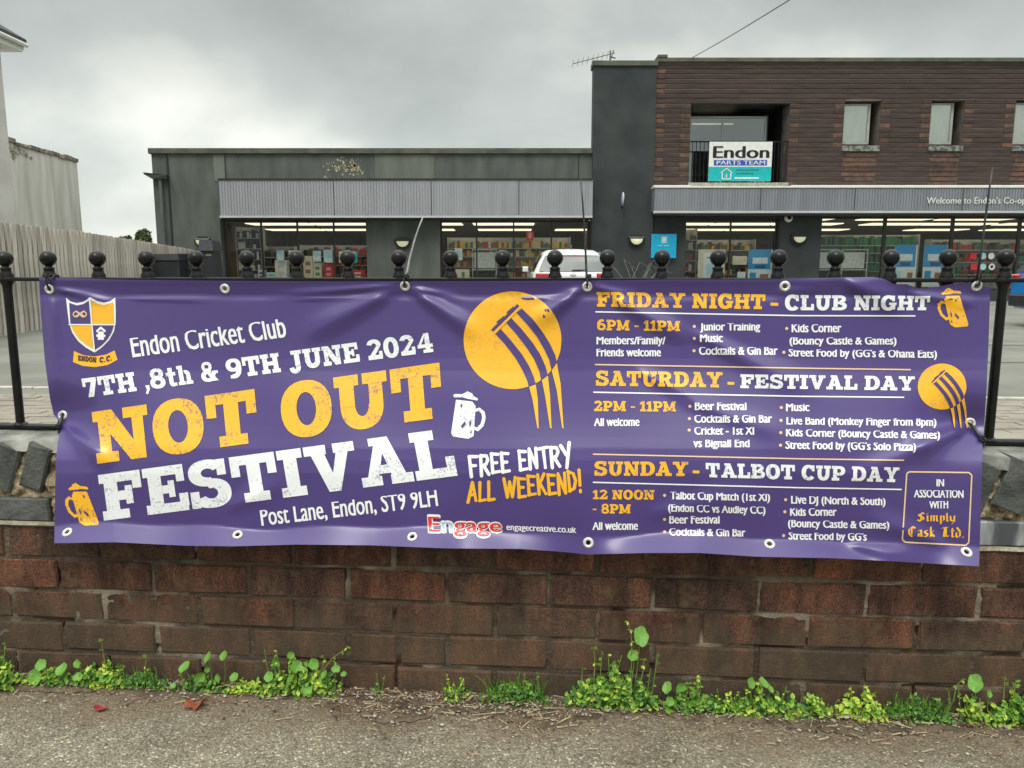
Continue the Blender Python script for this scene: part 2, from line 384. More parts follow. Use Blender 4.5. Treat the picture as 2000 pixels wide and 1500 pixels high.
# cement capping falling towards both sides
mb = MB(); nx = 400; prof = [(-.001, .568), (.010, .586), (.04, .592), (.10, .5965), (.15, .590), (.205, .570)]
vs = []
for i in range(nx+1):
    u = -2+4*i/nx
    for j, (y, z) in enumerate(prof):
        n = mn.noise((u*10, y*30, 4)); n2 = mn.noise((u*38, y*50, 9))
        vs.append((u, y+(.004*n if j < 2 else 0), z+(.010*n+.006*n2 if j < 2 else .002*n+.001*n2)))
mb.add(vs, [(i*6+j, (i+1)*6+j, (i+1)*6+j+1, i*6+j+1) for i in range(nx) for j in range(5)])
mb.build('cement_capping', M_CAP, wall, smooth=True)

# ------------------------------------------------------------------ railing
rail = thing('railing', 'black painted metal railing with ball finials along the top of the wall', 'railing', WALLLOC, WALLROT)
RY = .10
MB().cbox(-2, 2, RY-.016, RY+.016, .9515, .9605, c=.002).build('top_rail', M_BLACK, rail)
MB().cbox(-2, 2, RY-.012, RY+.012, .5990, .6085, c=.002).build('bottom_rail', M_BLACK, rail)
balls = [(94, 505), (190, 505), (286, 505), (383, 505), (482, 504), (579, 504), (679, 504), (779, 504), (880, 503), (982, 502), (1084, 502),
         (1187, 502), (1293, 503), (1403, 502), (1521, 502), (1632, 503), (1740, 502), (1852, 503), (1964, 503)]
bu = [float(wl(x, y, -RY)[0]) for x, y in balls]
bu = [-1.199-.118*k for k in range(6, 0, -1)]+[-1.199-0*1]+bu+[bu[-1]+.118*k for k in range(1, 7)]
bal = MB(); bal.tube([(0, 0, .6085), (0, 0, .9515)], .0098, 10)
bal.lathe([(.0098, .925), (.011, .940), (.016, .9512)], n=10)
bal = bal.mesh('baluster', M_BLACK, 'auto')
bal.materials[0] = M_BLACK
foot = MB(); foot.lathe([(.0001, .614), (.012, .614), (.017, .6087)], n=10)
prof = [(.0155, .9606), (.0150, .966), (.0118, .972), (.0108, .978), (.0120, .9795), (.0120, .9825), (.0082, .9835), (.0078, .9865)]
prof += [(.0182*math.sin(a), 1.0035-.0182*math.cos(a)) for a in [R(v) for v in range(28, 180, 14)]]+[(.0001, 1.0217)]
fin = MB().lathe(prof, n=20).mesh('ball_finial', M_BLACK, True)
fm = foot.mesh('foot_collar', M_BLACK, True)
for u in bu:
    link('baluster', bal, rail, (u, RY, 0)); link('ball_finial', fin, rail, (u, RY, 0)); link('foot_collar', fm, rail, (u, RY, 0))

# ------------------------------------------------------------------ banner surface
def smooth(x): x = np.clip(x, 0, 1); return x*x*(3-2*x)
TOPX = [60, 78, 100, 225, 400, 600, 791, 900, 1147, 1300, 1500, 1640, 1705, 1727, 1747, 1771, 1796, 1820, 1845, 1870, 1900, 1933, 1960]
TOPY = [543, 543, 542, 546, 548, 549, 549, 549, 548, 546, 546, 542, 541, 545, 555, 555, 564, 563, 557, 553, 552, 562, 562]
BOTX = [90, 107, 223, 366, 457, 580, 725, 870, 1015, 1087, 1150, 1259, 1366, 1474, 1560, 1624, 1720, 1840, 1912, 1940]
BOTY = [1061, 1061, 1059, 1066, 1067, 1063.5, 1065, 1071, 1072, 1077, 1083, 1080, 1080, 1087, 1089, 1090, 1095, 1102, 1106, 1107]
LY = [540, 617, 705, 780, 812, 825, 840, 865, 900, 1000, 1065]
LX = [76, 80, 87.5, 97.5, 105, 116, 119, 113, 109, 107, 106]
RYY = [550, 650, 750, 830, 850, 870, 950, 1050, 1110]
RXX = [1934, 1931, 1927, 1922, 1920, 1919, 1917, 1914, 1912]
RIDGES = [  # x0,y0,x1,y1,width,height(m),peak position
    (791, 556, 930, 650, 17, .0075), (791, 556, 590, 655, 22, .0065), (791, 556, 540, 578, 9, .0035), (800, 560, 905, 585, 8, .003),
    (1147, 556, 1040, 632, 17, .008), (1147, 556, 1250, 585, 12, .004), (1175, 570, 1345, 662, 18, .0065), (1330, 640, 1580, 760, 22, .0055),
    (1230, 715, 1400, 800, 18, .004), (1330, 780, 1540, 850, 20, .003), (1640, 548, 1760, 590, 22, .008), (1760, 572, 1905, 590, 11, .005), (1500, 575, 1640, 560, 20, .003),
    (96, 562, 215, 588, 9, .0045), (215, 584, 420, 584, 6, .0018), (560, 586, 760, 578, 6, .0018), (1000, 582, 1110, 582, 6, .0018),
    (118, 828, 215, 905, 18, .006), (1895, 830, 1780, 880, 24, .010), (1895, 830, 1650, 940, 20, .004), (430, 1000, 560, 940, 22, .003),
    (96, 562, 110, 760, 16, .004), (1250, 1010, 1480, 960, 24, .003), (1860, 1070, 1700, 1010, 18, .004), (1640, 1060, 1780, 1085, 14, .004)]
DY = [530, 560, 700, 830, 900, 950, 1010, 1110]; DD = [-.084, -.083, -.060, -.004, .030, .036, .042, .046]
def depth(px, py):
    px = np.asarray(px, float); py = np.asarray(py, float)
    d = np.interp(py, DY, DD)
    # soften the polyline a little
    for o in (-24, 24): d = d+np.interp(py+o, DY, DD)
    d = d/3
    bot = np.interp(px, BOTX, BOTY)
    d = d+.007*np.exp(-((py-546)/13)**2)-.0030*np.exp(-((py-577)/8)**2)          # top edge stands off the rail, then falls back
    # the hem kicks outwards
    w = 1-.75*np.exp(-((px-1135)/75)**2)-.55*np.exp(-((px-1800)/70)**2)-.3*np.exp(-((px-1690)/30)**2)+.12*np.sin(px/61)-.25*np.exp(-((px-900)/40)**2)
    y0 = bot-39+4*np.sin(px/83+1)+3*np.sin(px/37)
    hem = np.clip((py-y0)/39, 0, 1.3)
    d = d+np.clip(w, 0, 1.2)*.037*(np.where(hem > 0, np.sqrt(hem*hem+.012)-.11, 0))
    # pulled in to the railing at the two middle eyelets
    for cx, cy in ((122, 815), (1895, 832)):
        d = d-.042*np.exp(-((px-cx)/75)**2-((py-cy)/48)**2)
    for x0, y0_, x1, y1, wd, hh in RIDGES:
        Lx, Ly = x1-x0, y1-y0_; LL = math.hypot(Lx, Ly)
        t = ((px-x0)*Lx+(py-y0_)*Ly)/LL/LL; s = ((px-x0)*Ly-(py-y0_)*Lx)/LL
        env = smooth(t/.3)*smooth((1.15-t)/.5)
        ww = wd*(.45+.8*np.clip(t, 0, 1.2))
        d = d+1.75*hh*env*np.exp(-(s/ww)**2)
    d = d+.0022*np.sin(px/97+py/160)+.0015*np.sin(px/53-py/71+1.3)+.0011*np.sin(px/210+py/45)+.0035*np.sin(px/260+2)*smooth((py-600)/300)
    d = d+.0016*np.sin(px/29+1.5*np.sin(py/60))*smooth((py-985)/60)
    return d
def surf(px, py, off=0.0):
    return wl(px, py, depth(px, py)+off)
def surfn(px, py):
    a = surf(px+1.5, py)-surf(px-1.5, py); b = surf(px, py-1.5)-surf(px, py+1.5)
    n = np.cross(a, b); return n/np.linalg.norm(n, axis=-1, keepdims=True)
banner = thing('banner', 'long purple festival banner tied to the black railing in front of the brick wall', 'banner', WALLLOC, WALLROT)
def mapped_mesh(name, P, Fc, off, m, parent, label=None, smooth_=True):
    P = np.array(P, float); px, py = P[:, 0], P[:, 1]
    V = surf(px, py, np.asarray(off)+0*px); Nn = surfn(px, py)
    me = bpy.data.meshes.new(name); me.from_pydata(V.tolist(), [], Fc); me.materials.append(m)
    me.polygons.foreach_set('use_smooth', [True]*len(me.polygons)); me.update()
    me.normals_split_custom_set_from_vertices([tuple(n) for n in Nn])
    return link(name, me, parent, label=label)
EYES = [(96, 565), (439, 564), (791, 559), (1147, 560), (1533, 559), (1908, 559), (131, 1039), (464, 1044), (805, 1048), (1149, 1060), (1503, 1062), (1888, 1078), (122, 811), (1895, 826)]
nu, nv = 400, 130
U, Vv = np.meshgrid(np.linspace(0, 1, nu+1), np.linspace(0, 1, nv+1))
Yg = 545+(1062-545)*Vv; Xl = np.interp(Yg, LY, LX); Xr = np.interp(545+Vv*560, RYY, RXX)
Xg = Xl+(Xr-Xl)*U; tp = np.interp(Xg, TOPX, TOPY); bt = np.interp(Xg, BOTX, BOTY); Yg = tp+(bt-tp)*Vv
P = np.stack([Xg.ravel(), Yg.ravel()], -1)
fs = []
for j in range(nv):
    for i in range(nu):
        a = j*(nu+1)+i; q = (a, a+nu+1, a+nu+2, a+1)
        c = P[list(q)].mean(0)
        if any((c[0]-x)**2+(c[1]-y)**2 < 5.2**2 for x, y in EYES): continue
        fs.append(q)
mapped_mesh('sheet', P, fs, 0.0, M_PURPLE, banner)

# ------------------------------------------------------------------ print: shapes in picture space, laid on the sheet
LAY = .00005
class Print:
    def __init__(s): s.v = []; s.f = []; s.l = []; s.k = 0
    def add(s, vs, fs):
        b = len(s.v); s.v += [tuple(v) for v in vs]; s.l += [s.k % 14]*len(vs); s.k += 1
        s.f += [tuple(b+i for i in f) for f in fs]; return s
    def poly(s, pts): return s.add(pts, [tuple(range(len(pts)))])
    def seg(s, a, b, wd, wd2=None):
        a = Vector(a).to_2d(); b = Vector(b).to_2d(); d = (b-a).normalized(); n = Vector((-d.y, d.x)); w2 = wd if wd2 is None else wd2
        return s.poly([a+n*wd/2, a-n*wd/2, b-n*w2/2, b+n*w2/2])
    def disc(s, c, r, n=24): return s.poly([(c[0]+r*math.cos(2*math.pi*k/n), c[1]+r*math.sin(2*math.pi*k/n)) for k in range(n)])
    def done(s, name, m, base=.0008, sub=None, label=None, parent=None):
        bm = bmesh.new(); bv = [bm.verts.new((x, y, l)) for (x, y), l in zip(s.v, s.l)]
        for f in s.f:
            try: bm.faces.new([bv[i] for i in f])
            except ValueError: pass
        bmesh.ops.triangulate(bm, faces=bm.faces[:])
        if sub:
            xs = [v.co.x for v in bm.verts]; ys = [v.co.y for v in bm.verts]
            for ax, lo, hi in ((0, min(xs), max(xs)), (1, min(ys), max(ys))):
                c = math.ceil(lo/sub)*sub
                while c < hi:
                    n = Vector((1, 0, 0)) if ax == 0 else Vector((0, 1, 0))
                    bmesh.ops.bisect_plane(bm, geom=bm.verts[:]+bm.edges[:]+bm.faces[:], dist=1e-5, plane_co=n*c, plane_no=n); c += sub
        bm.verts.index_update()
        P = [(v.co.x, v.co.y) for v in bm.verts]; off = np.array([base+v.co.z*LAY for v in bm.verts])
        fs = []
        for f in bm.faces:
            vs = [v.index for v in f.verts]; pts = [P[i] for i in vs]
            A = sum(pts[i][0]*pts[(i+1) % len(pts)][1]-pts[(i+1) % len(pts)][0]*pts[i][1] for i in range(len(pts)))
            fs.append(tuple(vs) if A < 0 else tuple(reversed(vs)))
        bm.free()
        return mapped_mesh(name, P, fs, off, m, parent or banner, label)

# --- heavy slab letters, cap height 1
def ring(cx, cy, rx, ry, tx, ty, a0=0, a1=360, n=26, e=2.25):
    vo, vi = [], []
    for k in range(n+1):
        a = R(a0+(a1-a0)*k/n); c, s_ = math.cos(a), math.sin(a)
        f = (abs(c)**e+abs(s_)**e)**(-1/e); f2 = (abs(c)**2+abs(s_)**2)**-.5
        vo.append((cx+rx*c*f, cy+ry*s_*f)); vi.append((cx+(rx-tx)*c*f2, cy+(ry-ty)*s_*f2))
    return vo+vi, [(k, k+1, n+2+k, n+1+k) for k in range(n)]
def rc(x0, y0, x1, y1): return [(x0, y0), (x1, y0), (x1, y1), (x0, y1)], [(0, 1, 2, 3)]
def pg(*p): return list(p), [tuple(range(len(p)))]
G = {}
S = .20
G['I'] = (.56, [rc(.13, 0, .43, 1), rc(0, 0, .56, S), rc(0, 1-S, .56, 1)])
G['H'] = (1.1, [rc(.10, 0, .39, 1), rc(.71, 0, 1.0, 1), rc(0, 0, .49, S), rc(.61, 0, 1.1, S), rc(0, 1-S, .49, 1), rc(.61, 1-S, 1.1, 1), rc(.3, .40, .8, .60)])
G['N'] = (1.12, [rc(.10, 0, .33, 1), pg((.02, 1), (.40, 1), (1.02, 0), (.70, 0)), rc(.79, 0, 1.02, 1), rc(0, 0, .46, S), rc(0, 1-S, .3, 1), rc(.62, 1-S, 1.12, 1)])
G['T'] = (1.02, [rc(.36, 0, .66, 1), rc(0, .80, 1.02, 1), rc(0, .56, .20, .9), rc(.82, .56, 1.02, .9), rc(.22, 0, .80, S)])
G['O'] = (1.04, [ring(.52, .5, .52, .53, .32, .22)])
G['U'] = (1.08, [rc(.10, .42, .40, 1), rc(.70, .42, .98, 1), ring(.54, .43, .44, .45, .30, .24, 180, 360), rc(0, 1-S, .50, 1), rc(.58, 1-S, 1.08, 1)])
G['F'] = (.94, [rc(.10, 0, .40, 1), rc(0, 0, .60, S), rc(0, 1-S, .94, 1), rc(.74, .62, .94, .9), rc(.3, .40, .70, .60), rc(.56, .30, .72, .70)])
G['E'] = (.96, [rc(.10, 0, .40, 1), rc(0, 0, .94, S), rc(0, 1-S, .92, 1), rc(.74, .64, .92, .9), rc(.76, .1, .96, .38), rc(.3, .41, .66, .59), rc(.54, .32, .68, .68)])
G['L'] = (.92, [rc(.10, 0, .40, 1), rc(0, 0, .92, S), rc(.72, .1, .92, .42), rc(0, 1-S, .54, 1)])
G['S'] = (.92, [ring(.44, .735, .43, .285, .29, .19, 25, 270), ring(.47, .295, .45, .315, .30, .20, -155, 90), rc(.66, .66, .86, 1.0), rc(0, 0, .20, .36), pg((.30, .60), (.50, .64), (.66, .42), (.44, .40))])
G['V'] = (1.14, [pg((.08, 1), (.40, 1), (.70, 0), (.44, 0)), pg((.78, 1), (1.06, 1), (.70, 0), (.46, 0)), rc(0, 1-S, .50, 1), rc(.66, 1-S, 1.14, 1)])
G['A'] = (1.16, [pg((.08, 0), (.34, 0), (.66, 1), (.44, 1)), pg((.74, 0), (1.08, 0), (.72, 1), (.46, 1)), rc(.28, .24, .80, .42), rc(0, 0, .46, S), rc(.66, 0, 1.16, S), rc(.28, .84, .72, 1)])
G['R'] = (1.08, [rc(.10, 0, .40, 1), rc(0, 0, .50, S), rc(0, 1-S, .5, 1), ring(.50, .70, .44, .30, .28, .19, -90, 90), rc(.3, .40, .52, .59), rc(.3, .81, .52, 1), pg((.46, .5), (.74, .48), (1.02, 0), (.68, 0)), rc(.74, 0, 1.08, S)])
G['P'] = (.98, [rc(.10, 0, .40, 1), rc(0, 0, .56, S), rc(0, 1-S, .5, 1), ring(.52, .67, .46, .33, .30, .20, -90, 90), rc(.3, .34, .54, .54), rc(.3, .80, .54, 1)])
G['B'] = (1.02, [rc(.10, 0, .40, 1), rc(0, 0, .56, S), rc(0, 1-S, .56, 1), ring(.52, .74, .42, .26, .28, .18, -90, 90), ring(.54, .28, .48, .28, .30, .19, -90, 90), rc(.3, .41, .58, .58)])
G['D'] = (1.06, [rc(.10, 0, .40, 1), rc(0, 0, .52, S), rc(0, 1-S, .52, 1), ring(.50, .50, .56, .50, .32, .20, -90, 90)])
G['C'] = (1.0, [ring(.52, .5, .52, .53, .32, .22, 38, 322), rc(.76, .60, .95, 1.0)])
G['G'] = (1.08, [ring(.52, .5, .52, .53, .32, .22, 38, 340), rc(.76, .62, .95, 1.0), rc(.74, .06, 1.0, .46), rc(.56, .36, 1.08, .52)])
G['J'] = (.84, [rc(.40, .20, .70, 1), rc(.22, 1-S, .84, 1), ring(.36, .18, .34, .36, .28, .22, 190, 360)])
G['M'] = (1.34, [rc(.10, 0, .36, 1), rc(.96, 0, 1.24, 1), pg((.06, 1), (.38, 1), (.74, .1), (.54, .1)), pg((.94, 1), (1.26, 1), (.74, .1), (.56, .1)), rc(0, 0, .46, S), rc(.86, 0, 1.34, S), rc(0, 1-S, .3, 1), rc(1.04, 1-S, 1.34, 1)])
G['Y'] = (1.12, [pg((.06, 1), (.40, 1), (.70, .42), (.42, .42)), pg((.76, 1), (1.04, 1), (.70, .42), (.44, .42)), rc(.41, 0, .71, .5), rc(.26, 0, .86, S), rc(0, 1-S, .48, 1), rc(.64, 1-S, 1.12, 1)])
G['0'] = (.90, [ring(.45, .5, .45, .53, .29, .21)])
G['1'] = (.62, [rc(.20, 0, .48, 1), rc(.02, 0, .62, S), pg((0, .84), (0, .66), (.3, .74), (.3, 1), (.22, 1))])
G['2'] = (.90, [ring(.43, .69, .42, .34, .28, .20, 0, 165), rc(.02, 0, .86, .22), rc(.68, .1, .88, .40), pg((.56, .66), (.86, .72), (.40, .18), (.04, .12))])
G['4'] = (.98, [rc(.52, 0, .80, 1), rc(.06, .26, .96, .44), pg((.02, .28), (.26, .40), (.66, 1), (.50, 1)), rc(.36, 0, .94, .17)])
G['6'] = (.92, [ring(.46, .33, .45, .34, .28, .19), ring(.50, .46, .49, .56, .29, .22, 70, 195), rc(.50, .84, .72, 1.0)])
G['7'] = (.86, [rc(.02, .78, .86, 1), rc(.02, .56, .20, .9), pg((.24, 0), (.58, 0), (.86, .84), (.56, .84))])
G['8'] = (.92, [ring(.46, .745, .39, .28, .26, .17), ring(.46, .285, .45, .31, .28, .19)])
G['9'] = (.92, [ring(.46, .67, .45, .34, .28, .19), ring(.42, .54, .49, .56, .29, .22, -110, 15), rc(.20, 0, .42, .16)])
G['&'] = (1.04, [ring(.42, .76, .30, .26, .18, .15), ring(.44, .28, .42, .30, .26, .18, 60, 350), pg((.18, .74), (.46, .66), (1.0, 0), (.66, 0)), pg((.74, .12), (.96, .46), (.78, .46), (.60, .22)), rc(.68, .38, 1.04, .52)])
G[','] = (.28, [pg((.04, .22), (.28, .22), (.28, .02), (.12, -.24), (0, -.20), (.10, 0))])
G['-'] = (.50, [rc(.04, .34, .46, .50)])
G['t'] = (.60, [rc(.14, .14, .40, .96), rc(0, .54, .56, .72), ring(.36, .20, .22, .22, .20, .18, 180, 300), rc(.30, 0, .58, .17)])
G['h'] = (.86, [rc(.08, 0, .34, 1), rc(0, 0, .42, .17), rc(0, .84, .3, 1), ring(.48, .42, .28, .32, .24, .19, 0, 110), rc(.50, 0, .76, .44), rc(.44, 0, .86, .17)])
def quadmap(q, s, t):
    TL, TR, BR, BL = q
    return ((BL[0]*(1-s)+BR[0]*s)*(1-t)+(TL[0]*(1-s)+TR[0]*s)*t, (BL[1]*(1-s)+BR[1]*s)*(1-t)+(TL[1]*(1-s)+TR[1]*s)*t)
def slab(text, q, m, sub=None, label=None, gap=.075, space=.42, pr=None):
    x = 0; items = []
    for ch in text:
        if ch == ' ': x += space; continue
        wd, sh = G[ch]; items.append((x, sh)); x += wd+gap
    W = x-gap; own = pr is None; pr = pr or Print()
    for x0, sh in items:
        for vs, fs in sh: pr.add([quadmap(q, (x0+vx)/W, vy) for vx, vy in vs], fs)
    if own: return pr.done('lettering', m, sub=sub, label=label)
# --- condensed sans from the built-in font
CUR = bpy.data.curves.new('tmp', 'FONT'); CURO = bpy.data.objects.new('tmp', CUR)
COL.objects.link(CURO)
def font_mesh(body, bold=0.0, res=3):
    CUR.body = body; CUR.offset = bold; CUR.resolution_u = res
    dg = bpy.context.evaluated_depsgraph_get(); dg.update()
    ev = CURO.evaluated_get(dg); me = ev.to_mesh()
    vs = np.array([v.co[:2] for v in me.vertices], float).reshape(-1, 2); fs = [tuple(p.vertices) for p in me.polygons]
    ev.to_mesh_clear(); return vs, fs
hv, _ = font_mesh('H'); CAPZ = hv[:, 1].max()
def tall(y):                                    # taller small letters, like a condensed poster face
    y = y/CAPZ
    if y < 0: return y*.8
    if y < .64: return y*.80/.64
    if y < 1.0: return .80+(y-.64)*.20/.36
    return 1+(y-1)*.4
def sans(text, q, m=None, bold=.018, sub=None, label=None, pr=None, track=1.0, vb=0, up=True):
    CUR.space_character = track
    vs, fs = font_mesh(text, 0.0); x0, x1 = vs[:, 0].min()-bold, vs[:, 0].max()+bold
    own = pr is None; pr = pr or Print()
    f = tall if up else (lambda y: y/CAPZ)
    shifts = [(-bold, 0), (0, 0), (bold, 0)] if not vb else [(bold*math.cos(a*math.pi/4), vb*math.sin(a*math.pi/4)) for a in range(8)]
    for dx, dy in shifts: pr.add([quadmap(q, (x+dx-x0)/(x1-x0), f(y)+dy) for x, y in vs], fs)
    if own: return pr.done('lettering', m, sub=sub, label=label)
def line4(xl, xr, tl, bl, tr=None, br=None):
    tr = tl if tr is None else tr; br = bl if br is None else br
    return ((xl, tl), (xr, tr), (xr, br), (xl, bl))
slab('7TH ,8th & 9TH JUNE 2024', ((158, 740), (842, 649), (848, 687), (165, 777)), M_WHTW, 14, 'white words 7TH ,8th & 9TH JUNE 2024')
slab('NOT OUT', ((179, 805), (858, 708), (866, 815), (190, 906)), M_YELW, 12, 'large yellow words NOT OUT')
slab('FESTIVAL', ((191, 928), (876, 836), (894, 929), (203, 1017)), M_WHTW, 12, 'large white word FESTIVAL', gap=.05)
slab('FRIDAY NIGHT', ((1165, 570), (1495, 575), (1494, 604), (1166, 599)), M_YELW, 12, 'yellow words FRIDAY NIGHT')
slab('CLUB NIGHT', ((1533, 576), (1817, 578), (1815, 606), (1533, 606)), M_WHTW, 12, 'white words CLUB NIGHT')
slab('6PM - 11PM', ((1166, 624), (1328, 627), (1328, 647), (1166, 645)), M_YELW, 12, 'yellow words 6PM - 11PM')
slab('SATURDAY', ((1164, 724), (1411, 727), (1411, 757), (1164, 753)), M_YELW, 12, 'yellow word SATURDAY')
slab('FESTIVAL DAY', ((1446, 731), (1787, 735), (1786, 763), (1446, 758)), M_WHTW, 12, 'white words FESTIVAL DAY')
slab('2PM - 11PM', ((1160, 783), (1320, 784), (1320, 804), (1160, 803)), M_YELW, 12, 'yellow words 2PM - 11PM')
slab('SUNDAY', ((1161, 901), (1344, 902), (1344, 930), (1161, 929)), M_YELW, 12, 'yellow word SUNDAY')
slab('TALBOT CUP DAY', ((1378, 904), (1757, 913), (1755, 942), (1380, 932)), M_WHTW, 12, 'white words TALBOT CUP DAY')
slab('12 NOON', ((1158, 957), (1278, 957), (1278, 976), (1158, 975)), M_YELW, 12, 'yellow words 12 NOON')
slab('- 8PM', ((1157, 984), (1232, 985), (1232, 1003), (1157, 1003)), M_YELW, 12, 'yellow words - 8PM')
pr = Print()
for a, b, wd in (((1505, 594), (1520, 594.5), 6), ((1421, 748.5), (1434, 749), 5.5), ((1353, 921.5), (1366, 922), 5.5)): Print().seg(a, b, wd).done('dash', M_YEL)
sans('Endon Cricket Club', ((253, 661), (554, 622), (561, 658), (259, 698)), M_WHT, .022, 14, 'white words Endon Cricket Club')
sans('Post Lane, Endon, ST9 9LH', ((507, 997), (852, 957), (856, 988), (511, 1027)), M_WHT, .022, 14, 'white words Post Lane, Endon, ST9 9LH')
pr = Print(); sans('Engage', ((834, 1006), (980, 1011), (982, 1040), (836, 1040)), bold=.055, vb=.055, pr=pr, up=False); pr.done('lettering_outline', M_WHT, .0006, 14)
EQ = ((836.5, 1009), (978, 1013), (979.5, 1039), (838.5, 1038))
CUR.space_character = 1.0
_all, _ = font_mesh('Engage'); _e, _ = font_mesh('E'); _en, _ = font_mesh('En'); _x0, _x1 = _all[:, 0].min(), _all[:, 0].max()
def part_word(body, skip, m, off, label):
    vs, fs = font_mesh(body); pr = Print()
    for dx in (-.02, 0, .02):
        keep = [f for f in fs if min(vs[i][0] for i in f) >= skip[0] and max(vs[i][0] for i in f) <= skip[1]]
        pr.add([quadmap(EQ, (x+dx-_x0)/(_x1-_x0), y/CAPZ) for x, y in vs], keep)
    pr.done('lettering', m, off, 14, label)
_m1 = _e[:, 0].max()+.01; _m2 = _en[:, 0].max()+.01
part_word('Engage', (-9, _m1), M_RED, .0014, 'red letter E'); part_word('Engage', (_m1, _m2), pvc('pale_blue_print', (.42, .55, .66)), .0014, 'pale letter n')
part_word('Engage', (_m2, 99), M_RED, .0014, 'red letters gage')
sans('engagecreative.co.uk', ((989, 1024.5), (1125, 1030), (1126, 1041), (989, 1035)), M_WHT, .022, 14, 'small white web address')
WHITE_LINES = [('Junior Training', 1367, 1485, 631.5, 645.5), ('Music', 1367, 1412, 653.5, 668), ('Cocktails & Gin Bar', 1365, 1519, 678, 693),
    ('Members/Family/', 1165, 1300, 658, 672.5), ('Friends welcome', 1165, 1291, 681.5, 696), ('Kids Corner', 1546, 1643.5, 633.5, 649), ('(Bouncy Castle & Games)', 1542, 1751, 659, 673),
    ('All welcome', 1160, 1249, 817, 832), ('Beer Festival', 1357, 1458, 786.5, 801), ('Cocktails & Gin Bar', 1356, 1508, 811, 825.5), ('Cricket - 1st XI', 1356, 1473, 834.5, 849),
    ('vs Bignall End', 1354, 1464, 859, 873.5), ('Music', 1535, 1581, 788.5, 803), ('Live Band (Monkey Finger from 8pm)', 1536, 1829, 815, 829, 818, 832), ('Kids Corner (Bouncy Castle & Games)', 1535, 1836, 838, 852, 843, 857),
    ("Street Food by (GG's Solo Pizza)", 1534, 1789, 862, 876.5, 866, 880.5), ("Street Food by (GG's & Ohana Eats)", 1540, 1830, 682, 696, 685, 699),
    ('Talbot Cup Match (1st XI)', 1309, 1504, 960.5, 975, 965, 979), ('(Endon CC vs Audley CC)', 1305, 1495, 985, 999, 990, 1004), ('Beer Festival', 1307, 1405.5, 1008, 1022.5), ('Cocktails & Gin Bar', 1307, 1456, 1032, 1046, 1034, 1048),
    ('All welcome', 1157, 1246, 1020, 1035), ('Live DJ (North & South)', 1545, 1729.5, 968.5, 983.5, 973, 987), ('Kids Corner', 1543, 1634, 993, 1007.5), ('(Bouncy Castle & Games)', 1539, 1737, 1015.5, 1029.5, 1019, 1033),
    ("Street Food by GG's", 1540, 1693, 1040, 1053.5, 1042, 1056), ('IN', 1829, 1844, 936, 950), ('ASSOCIATION', 1785, 1882, 957, 971.5, 958, 972.5), ('WITH', 1815, 1852, 979, 993)]
for ln in WHITE_LINES:
    sans(ln[0], line4(*ln[1:]), M_WHT, .038, 16, 'white words '+ln[0])
pr = Print()
for x, y in ((1356, 637.5), (1356, 661), (1355.5, 685), (1536.5, 641.5), (1531, 688), (1347.5, 793.5), (1346.5, 817.5), (1346, 840), (1526, 796), (1525.5, 821), (1525, 845), (1524.5, 869.5),
             (1298, 967.5), (1298, 1014.5), (1298, 1038.5), (1534.5, 976), (1533, 999.5), (1530.5, 1046)): Print().disc((x, y), 3.1, 12).done('bullet_point', M_PEACH)
def polyline(pr, pts, wd):
    for a, b in zip(pts[:-1], pts[1:]):
        n = max(1, int(math.dist(a, b)/14))
        for i in range(n):
            A = (a[0]+(b[0]-a[0])*i/n, a[1]+(b[1]-a[1])*i/n); B = (a[0]+(b[0]-a[0])*(i+1)/n, a[1]+(b[1]-a[1])*(i+1)/n); pr.seg(A, B, wd)
for pts, m in (([(1163, 609), (1560, 616.5), (1788, 617)], M_WHT), ([(1159, 766), (1560, 774), (1766, 776)], M_WHT), ([(1158, 942), (1560, 952.5), (1761, 956)], M_WHT),
               ([(1162, 712), (1560, 719), (1779, 722)], M_PEACH), ([(1158, 887), (1560, 896), (1766, 899)], M_PEACH)):
    pr = Print(); polyline(pr, pts, 2.6); pr.done('rule_line', m)
pr = Print(); bx = [(1771, 925), (1776, 921.5), (1892, 923), (1898, 928), (1892, 1060), (1886, 1065), (1768, 1059), (1762.5, 1054), (1771, 925)]
polyline(pr, bx, 2.8); pr.done('box_outline', M_PEACH)

# --- hand-drawn capitals
HAND = {'F': (.62, [[(.1, -.05), (.02, 1)], [(0, 1), (.6, .95)], [(.06, .52), (.45, .5)]]), 'R': (.66, [[(.06, -.05), (.08, 1)], [(.04, .98), (.5, .95), (.6, .75), (.45, .52), (.1, .45)], [(.25, .48), (.62, -.02)]]),
    'E': (.58, [[(.08, 0), (.06, 1)], [(.04, .98), (.55, .92)], [(.08, .52), (.42, .5)], [(.04, .02), (.56, .04)]]), 'N': (.62, [[(.05, -.04), (.08, 1)], [(.08, .98), (.52, .04)], [(.54, 0), (.58, 1)]]),
    'T': (.66, [[(0, .96), (.66, 1)], [(.34, .96), (.38, -.02)]]), 'Y': (.66, [[(0, 1), (.36, .48)], [(.66, 1.1), (.3, -.16)]]), 'A': (.66, [[(0, -.06), (.34, 1)], [(.34, 1), (.6, 0)], [(.12, .32), (.52, .34)]]),
    'L': (.50, [[(.08, 1), (.06, .02)], [(.04, .02), (.48, .04)]]), 'W': (.86, [[(0, 1), (.22, 0)], [(.22, 0), (.42, .8)], [(.42, .8), (.6, 0)], [(.6, 0), (.86, 1)]]),
    'K': (.60, [[(.08, 0), (.06, 1)], [(.54, 1), (.1, .42)], [(.2, .52), (.58, 0)]]), 'D': (.62, [[(.08, 0), (.06, 1)], [(.04, .98), (.44, .85), (.58, .5), (.42, .12), (.04, .02)]]), '!': (.2, [[(.12, 1.05), (.08, .3)], [(.07, .06), (.07, -.02)]]),
    ' ': (.4, [])}
